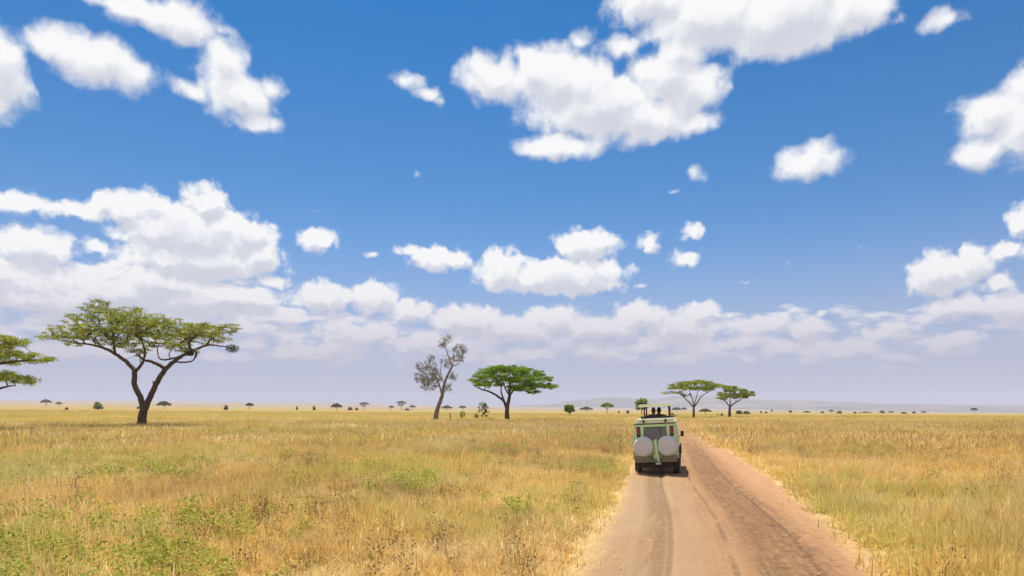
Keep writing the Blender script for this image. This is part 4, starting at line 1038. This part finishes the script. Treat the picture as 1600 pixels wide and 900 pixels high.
def build_vehicle():
    root = empty('safari_vehicle', (JX, JY, .07), JH); tag(root, 'pale green safari vehicle with two grey covered spare wheels, driving away on the road', 'off-road vehicle')
    b = MB()
    W = .865
    # tub, floor and chassis sides with wheel openings
    for sx in (-1, 1):
        x0, x1 = sorted((sx * W, sx * (W - .05)))
        prof = [(0, .62), (0, 1.32), (3.35, 1.32), (3.35, .62), (2.95 + .0, .62), (1.42, .62), (1.38, .86), (1.22, 1.0), (.78, 1.0), (.62, .86), (.58, .62)]
        b.prism(prof, x0, x1, .008)
        for y0, y1 in ((0, .16), (1.12, 1.24), (2.2, 2.32)):                                 # pillars
            b.box(x0, x1, y0, y1, 1.325, 2.0, .01, tumble)
        b.box(x0, x1, .16, 2.2, 1.9, 2.0, .01, tumble); b.box(x0, x1, 2.32, 2.95, 1.9, 2.0, .01, tumble)
        b.prism([(3.36, .62), (3.36, 1.3), (4.35, 1.22), (4.42, 1.1), (4.42, .62), (4.26, .62), (4.2, .84), (4.05, .98), (3.63, .98), (3.47, .84), (3.42, .62)], x0, x1, .008)
        b.prism([(2.95, 1.99), (3.33, 1.34), (3.25, 1.34), (2.87, 1.99)], *sorted((sx * .80, sx * .75)), .008)      # screen pillar
    b.box(-.81, .81, .05, 3.3, .60, .66, .01)
    # rear face round the window: two side fields, header and sill panel
    for sx in (-1, 1): b.box(*sorted((sx * .81, sx * .42)), .0, .05, 1.323, 2.0, .01, tumble)
    b.box(-.815, .815, .0, .05, .62, 1.32, .012); b.box(-.42, .42, .0, .05, 1.87, 2.0, .01); b.box(-.42, .42, .0, .05, 1.323, 1.36, .01)
    # bonnet, scuttle, front
    b.prism([(3.3, 1.28), (3.3, 1.34), (4.38, 1.25), (4.38, 1.19)], -.80, .80, .015); b.box(-.8, .8, 4.36, 4.42, .62, 1.18, .02)
    b.build('body', PAINT, root)
    # roof in four strips round the hatch, curved edge
    r = MB()
    def crown(co): return Vector((co.x * .915, co.y, co.z - .055 * (co.x / .86) ** 2 * (1 if co.z > 2.1 else 0)))
    def dome(x0, x1, y0, y1):
        n = 6
        for i in range(n):
            a, c = x0 + (x1 - x0) * i / n, x0 + (x1 - x0) * (i + 1) / n
            r.box(a, c + .0, y0, y1, 2.02, 2.19, 0, crown)
    r.box(-.86, .86, -.03, .95, 2.02, 2.12, .04, lambda c: Vector((c.x * .925, c.y, c.z)))
    r.box(-.80, .80, -.0, .95, 2.10, 2.20, .05, lambda c: Vector((c.x * .925, c.y, c.z)))
    r.box(-.86, .86, 2.55, 2.98, 2.02, 2.12, .04, lambda c: Vector((c.x * .925, c.y, c.z))); r.box(-.80, .80, 2.55, 2.93, 2.10, 2.20, .05, lambda c: Vector((c.x * .925, c.y, c.z)))
    for sx in (-1, 1):
        r.box(*sorted((sx * .86, sx * .60)), .95, 2.55, 2.02, 2.12, .02, lambda c: Vector((c.x * .925, c.y, c.z))); r.box(*sorted((sx * .80, sx * .60)), .95, 2.55, 2.10, 2.20, .03, lambda c: Vector((c.x * .925, c.y, c.z)))
    ro = r.build('roof', CREAM, root)
    q = MB()
    for sx in (-.42, .42): MB().box(sx - .035, sx + .035, -.05, .03, 2.045, 2.17, .01).build('roof_clamp', DARK, ro)
    q = MB().box(-.80, .80, -.025, .06, 1.985, 2.02, .005); q.build('roof_seam', DARK, ro)
    q = MB()
    for sx in (-1, 1): q.box(*sorted((sx * .58, sx * .545)), .92, 2.6, 2.19, 2.26, .01)
    q.box(-.58, .58, .90, .95, 2.19, 2.27, .01).box(-.58, .58, 2.56, 2.6, 2.19, 2.26, .01); q.build('hatch_rim', DARK, root)
    # raised sun roof on four posts
    q = MB().box(-.70, .62, 1.0, 2.72, 2.685, 2.745, .025).box(-.66, .58, 1.05, 2.66, 2.735, 2.79, .025); q.build('raised_roof', CREAM, root, label='cream panel raised over the open roof hatch')
    for x in (-.44, .55):
        for y in (1.06, 2.5): MB().tube((x, y, 2.25), (x * .98, y, 2.70), .032, .03).build('post', MAROON, root)
    # windows
    MB().box(-.415, .415, .018, .03, 1.365, 1.865, 0).build('rear_window', GLASS, root, smooth=False)
    q = MB()
    for z in (1.36, 1.868): q.box(-.43, .43, -.012, .02, z - .014, z + .014, .004)
    for x in (-.425, .425): q.box(x - .014, x + .014, -.012, .02, 1.345, 1.88, .004)
    q.box(.20, .225, -.006, .016, 1.37, 1.86, .004); q.build('window_seal', DARK, root)
    for sx in (-1, 1):
        for y0, y1 in ((.17, 1.11), (1.25, 2.19), (2.33, 3.0)):
            x0, x1 = sorted((sx * (W - .02), sx * (W - .035))); MB().box(x0, x1, y0, y1, 1.335, 1.895, 0, tumble).build('side_window', GLASS, root, smooth=False)
    MB().prism([(3.31, 1.36), (2.94, 1.97), (2.925, 1.96), (3.295, 1.35)], -.74, .74, 0).build('windscreen', GLASS, root, smooth=False)
    # lamps
    for sx in (-1, 1):
        x0, x1 = sorted((sx * .70, sx * .575)); lo = MB().box(x0 - .012, x1 + .012, -.018, .0, 1.50, 1.90, .006).build('lamp_housing', DARK, root)
        MB().box(x0 + .01, x1 - .01, -.04, -.018, 1.58, 1.86, .01).build('tail_light', RED, lo)
        MB().lathe([(.0, 0), (.10, 0), (.10, .03), (.07, .045)], (sx * .56, 4.425, .98)).build('headlight', CLEAR, root)
        MB().lathe([(.0, 0), (.04, 0), (.035, .03)], (sx * .72, 4.425, 1.02), n=16).build('indicator', RED, root)
        # mirrors
        mo = MB().box(*sorted((sx * .93, sx * 1.06)), 3.0, 3.06, 1.36, 1.60, .02).build('mirror', DARK, root); MB().tube((sx * .84, 3.08, 1.34), (sx * .95, 3.03, 1.42), .014).build('mirror_arm', DARK, mo)
    # spare wheels in covers on the rear face
    for sx in (-.452, .452):
        c = (sx, -.03, 1.13)
        cv = MB().lathe([(.28, .02), (.36, -.0), (.388, -.05), (.388, -.15), (.380, -.19), (.362, -.222), (.335, -.242), (.30, -.252), (.15, -.262), (.0, -.266)], c, n=40).build('spare_wheel_cover', COVER, root)
        MB().lathe([(.36, -.16), (.393, -.165), (.399, -.145), (.393, -.125), (.36, -.13)], c, n=40).build('cover_trim', TRIM, cv)
        MB().lathe([(.30, .03), (.36, .03), (.38, .0), (.38, -.04), (.33, -.06)], (sx, -.0, 1.13), n=32).build('spare_tyre', BLACK, cv)
    # door stiffener and step arm running down between the covers
    MB().prism([(-.03, 1.40), (-.12, 1.36), (-.16, .62), (-.06, .58), (-.03, .62)], -.075, .075, .015).build('door_brace', PAINT, root)
    def lean(co): k = (1.36 - co.z) / .8; return Vector((co.x + .10 * k, co.y, co.z))
    MB().box(-.055, .045, -.30, -.20, .56, 1.36, .02, lean).build('ladder_arm', PAINT, root)
    MB().box(-.02, .20, -.42, -.22, .43, .50, .015).tube((.10, -.34, .46), (.10, -.34, .57), .03, .026).tube((.10, -.34, .56), (.10, -.34, .60), .045, .03).build('tow_hitch', STEEL, root)
    # bumper, rear valance, mud flaps, underside
    q = MB().box(-.84, -.14, -.10, -.0, .60, .74, .02).box(.22, .84, -.10, -.0, .60, .74, .02).box(-.80, .80, -.08, .02, .50, .595, .015); q.build('bumper', OLIVE, root)
    MB().box(-.88, .88, 4.44, 4.58, .56, .70, .02).build('front_bumper', DARK, root)
    q = MB().box(-.42, -.32, -.05, 4.4, .46, .58, .01).box(.32, .42, -.05, 4.4, .46, .58, .01).box(-.3, .3, .15, .75, .42, .60, .03).tube((-.75, .98, .38), (.75, .98, .38), .06).tube((-.75, 3.84, .38), (.75, 3.84, .38), .06).lathe([(.0, -.12), (.1, -.1), (.13, 0), (.1, .1), (0, .12)], (.12, .98, .38)); q.build('chassis', DARK, root); MB().box(-.62, .62, .18, .62, .27, .58, .04).build('underside_shade_box', DARK, root)  # last: wide dark box added to hide the lit road and deepen the shade
    for sx in (-1, 1):
        MB().box(*sorted((sx * .86, sx * .60)), .48, .50, .22, .60, .004).build('mud_flap', BLACK, root)
        q = MB(); pts = [(.50, .62), (.56, .90), (.76, 1.05), (1.24, 1.05), (1.44, .90), (1.50, .62), (1.42, .62), (1.38, .86), (1.22, 1.0), (.78, 1.0), (.62, .86), (.58, .62)]
        q.prism([(y, z) for y, z in pts], *sorted((sx * .866, sx * .93)), .01); q.build('wheel_arch', DARK, root); q = MB(); q.prism([(y + 2.84, z - .02) for y, z in pts], *sorted((sx * .866, sx * .93)), .01); q.build('wheel_arch', DARK, root)
    # wheels
    for sx in (-1, 1):
        for y in (.98, 3.84):
            c = (sx * .76, y, .385); h = .12
            ty = MB().lathe([(.22, -h), (.33, -h - .005), (.372, -h * .75), (.385, -h * .5), (.385, h * .5), (.372, h * .75), (.33, h + .005), (.22, h)], c, 'x', 36).build('wheel', BLACK, root, sprung=False)
            MB().lathe([(.0, sx * (h - .05)), (.10, sx * (h - .05)), (.12, sx * (h - .02)), (.20, sx * (h - .03)), (.23, sx * (h + .012)), (.215, sx * (h - .1))], c, 'x', 28).build('rim', RIM, ty, sprung=False)
    # seats seen through the glass
    for x, y in ((-.42, .55), (.42, .55), (-.42, 2.45), (.42, 2.45)):
        so = MB().box(x - .24, x + .24, y, y + .5, .85, 1.0, .04).build('seat', SEAT, root)
        MB().box(x - .23, x + .23, y - .08, y + .04, 1.0, 1.55, .04).box(x - .12, x + .12, y - .07, y + .02, 1.56, 1.74, .03).build('backrest', SEAT, so)
    MB().tube((.42, 2.98, 1.12), (.42, 3.1, 1.05), .02).lathe([(.17, -.01), (.19, 0), (.17, .01)], (.42, 2.97, 1.14)).build('steering_wheel', DARK, root)
    return root
veh = build_vehicle()

# ------------------------------------------------------------------ the two people standing in the roof hatch
CLOTH1 = mat_simple('dark_jacket', (.035, .035, .028), .9); CLOTH2 = mat_simple('dark_olive_shirt', (.05, .05, .03), .9)
HAIR = mat_simple('dark_hair', (.015, .011, .008), .7)
def mat_skin_zones(name, skin, shirt, trouser, neck_z, waist_z):
    """clothing follows the body: hem at the waist, sleeves to the wrists, skin at neck, face and hands"""
    m, t = new_mat(name)
    zone = t.node('ShaderNodeAttribute', attribute_name='zone').outputs['Fac']
    n = t.noise(t.node('ShaderNodeTexCoord').outputs['Object'], 14, 4, .6)
    c = t.mix(t.sstep(zone, .45, .55), skin, shirt); c = t.mix(t.sstep(zone, 1.45, 1.55), c, trouser)
    c = t.mix(t.math('MULTIPLY', n, .3), c, tuple(.6 * x for x in shirt))
    finish(t, t.node('ShaderNodeBsdfPrincipled', {'Base Color': c, 'Roughness': .8}).outputs[0]); return m

def person(loc, rz, label, shirt, seed, arms, headturn, hairlen, hat=None):
    """standing figure, 1.7 m; feet at the local origin, facing +Y"""
    root = empty('person', (0, 0, 0)); tag(root, label, 'person', 'people standing in the roof hatch')
    nodes, edges, rad, zone = [], [], [], []
    def add(p, r, par=None, z=1):
        nodes.append(Vector(p)); rad.append(r); zone.append(z)
        if par is not None: edges.append((par, len(nodes) - 1))
        return len(nodes) - 1
    pel = add((0, 0, .94), (.15, .11), None, 2)
    wa = add((0, 0, 1.08), (.135, .095), pel); ch = add((0, .01, 1.26), (.155, .105), wa); sh = add((0, 0, 1.38), (.15, .09), ch); nk = add((0, 0, 1.455), (.055, .055), sh, 0); hb = add((0, .015, 1.53), (.06, .065), nk, 0)
    for sx in (-1, 1):
        hp = add((sx * .09, 0, .86), (.09, .095), pel, 2); kn = add((sx * .10, .01, .49), (.06, .062), hp, 2); an = add((sx * .10, -.01, .09), (.04, .042), kn, 2); add((sx * .11, .13, .035), (.042, .03), an, 2)
        el, wr = arms[0 if sx < 0 else 1]
        s1 = add((sx * .185, 0, 1.37), (.058, .055), sh); e1 = add(el, (.042, .042), s1); w1 = add(wr, (.028, .026), e1)
        d = (Vector(wr) - Vector(el)).normalized(); side = Vector((0, 0, 1)).cross(d).normalized(); up = d.cross(side)
        pm = add(Vector(wr) + d * .05, (.038, .02), w1, 0)
        for k, (o, L) in enumerate(((-.030, .062), (-.010, .072), (.010, .068), (.028, .052))):
            f1 = add(Vector(wr) + d * .10 + side * o, (.0095, .0095), pm, 0); f2 = add(Vector(wr) + d * (.10 + L * .5) + side * o * 1.2 - up * .008, (.009, .009), f1, 0); add(Vector(wr) + d * (.10 + L * .9) + side * o * 1.25 - up * .028, (.0075, .0075), f2, 0)
        th = add(Vector(wr) + d * .055 - side * sx * .045, (.011, .011), pm, 0); add(Vector(wr) + d * .095 - side * sx * .06 - up * .01, (.009, .009), th, 0)
    me = D.meshes.new('body'); me.from_pydata(nodes, edges, []); bo = D.objects.new('body', me); COL.objects.link(bo)
    bo.modifiers.new('skin', 'SKIN'); sv = me.skin_vertices[0].data
    for i, r in enumerate(rad): sv[i].radius = r; sv[i].use_root = (i == 0)
    ss = bo.modifiers.new('sub', 'SUBSURF'); ss.levels = ss.render_levels = 2
    dg = bpy.context.evaluated_depsgraph_get(); ev = bo.evaluated_get(dg); m2 = D.meshes.new_from_object(ev)
    bo.modifiers.clear(); bo.data = m2; D.meshes.remove(me); m2.name = 'body'
    zz = m2.attributes.new('zone', 'FLOAT', 'POINT'); N = np.array([tuple(n) for n in nodes])
    co = np.array([tuple(v.co) for v in m2.vertices]); near = np.argmin(((co[:, None] - N[None]) ** 2).sum(-1), 1)
    zz.data.foreach_set('value', np.array(zone, np.float32)[near])
    # head: skull, jaw, brow, nose, lips and ears in one surface welded on the neck
    bm = bmesh.new(); bmesh.ops.create_uvsphere(bm, u_segments=40, v_segments=32, radius=1)
    for v in bm.verts:
        x, y, z = v.co; k = 1 - .28 * max(0, -z) ** 1.5
        X = x * .076 * k; Y = y * .098 * (1 - .12 * max(0, -z)) + (.012 if z < 0 else 0) * max(0, y); Z = z * .118
        if y > 0:
            g = lambda cx, cz, s, a: a * math.exp(-(((x - cx) / s) ** 2 + ((z - cz) / s) ** 2))
            Y += g(0, -.12, .14, .020) + g(0, .06, .10, .008) - g(-.40, .06, .16, .010) - g(.40, .06, .16, .010) + g(0, -.46, .20, .006) - g(0, -.50, .05, .004) + g(0, -.80, .25, .010) + g(-.35, .25, .3, .003) + g(.35, .25, .3, .003)
        for sx in (-1, 1): 
            e = math.exp(-((y + .02) / .12) ** 2 - ((z - 0) / .26) ** 2) * (1 if x * sx > .8 else 0); X += sx * .018 * e
        v.co = (X, Y, Z)
    hm = Matrix.Translation((0, .02, 1.60)) @ Matrix.Rotation(headturn, 4, 'Z'); bm.transform(hm)
    bm2 = bmesh.new(); bm2.from_mesh(m2); n0 = len(bm2.verts)
    th = D.meshes.new('tmp'); bm.to_mesh(th); bm.free(); bm2.from_mesh(th); D.meshes.remove(th); bm2.to_mesh(m2); bm2.free()
    m2.polygons.foreach_set('use_smooth', [True] * len(m2.polygons))
    m2.materials.append(mat_skin_zones('person_skin_and_clothes', (.20, .11, .07), shirt, (.06, .055, .045), 0, 0))
    bo.parent = root
    # eyes and hair
    em = mat_simple('eye_white', (.5, .48, .45), .3)
    for sx in (-1, 1):
        bm = bmesh.new(); bmesh.ops.create_uvsphere(bm, u_segments=12, v_segments=8, radius=.0115, matrix=Matrix.Translation((sx * .030, .083, .008)))
        bm.transform(hm); me = D.meshes.new('eye'); bm.to_mesh(me); bm.free(); me.materials.append(em); eo = D.objects.new('eye', me); COL.objects.link(eo); eo.parent = root
    bm = bmesh.new(); bmesh.ops.create_uvsphere(bm, u_segments=32, v_segments=24, radius=1)
    dele = []
    for v in bm.verts:
        x, y, z = v.co; w = 1 + .05 * math.sin(9 * x + 4 * z) * math.cos(7 * y)
        v.co = (x * .088 * w, y * .108 * w - .008, z * .126 * w + .004 - (hairlen * max(0, -z) if y < .2 else 0))
        if y > .35 and z < .45 or z < -.55 and y > -.1: dele.append(v)
    bmesh.ops.delete(bm, geom=dele, context='VERTS'); bm.transform(hm)
    me = D.meshes.new('hair'); bm.to_mesh(me); bm.free(); me.polygons.foreach_set('use_smooth', [True] * len(me.polygons)); me.materials.append(HAIR); ho = D.objects.new('hair', me); COL.objects.link(ho); ho.parent = root
    so = ho.modifiers.new('solid', 'SOLIDIFY'); so.thickness = .008
    root.location = loc; root.rotation_euler = (0, 0, rz); return root

def in_vehicle(x, y, z): return Matrix.Translation((JX, JY, .07)) @ Matrix.Rotation(JH, 4, 'Z') @ SPRUNG @ Vector((x, y, z))
# they stand on the cabin floor / seats at 0.90 m, elbows out over the hatch rim
person(in_vehicle(-.17, 1.50, .93), JH + R(6), 'person in dark jacket on the left of the roof hatch, one arm out', (.03, .03, .024), 1,
       [((-.40, .02, 1.30), (-.46, .24, 1.33)), ((.30, .10, 1.16), (.20, .33, 1.30))], R(18), .02)
person(in_vehicle(.04, 1.95, .93), JH - R(8), 'person in olive shirt on the right of the roof hatch, arm spread', (.045, .048, .03), 2,
       [((-.30, .10, 1.16), (-.18, .33, 1.32)), ((.44, .0, 1.30), (.60, .20, 1.36))], R(-16), .03)
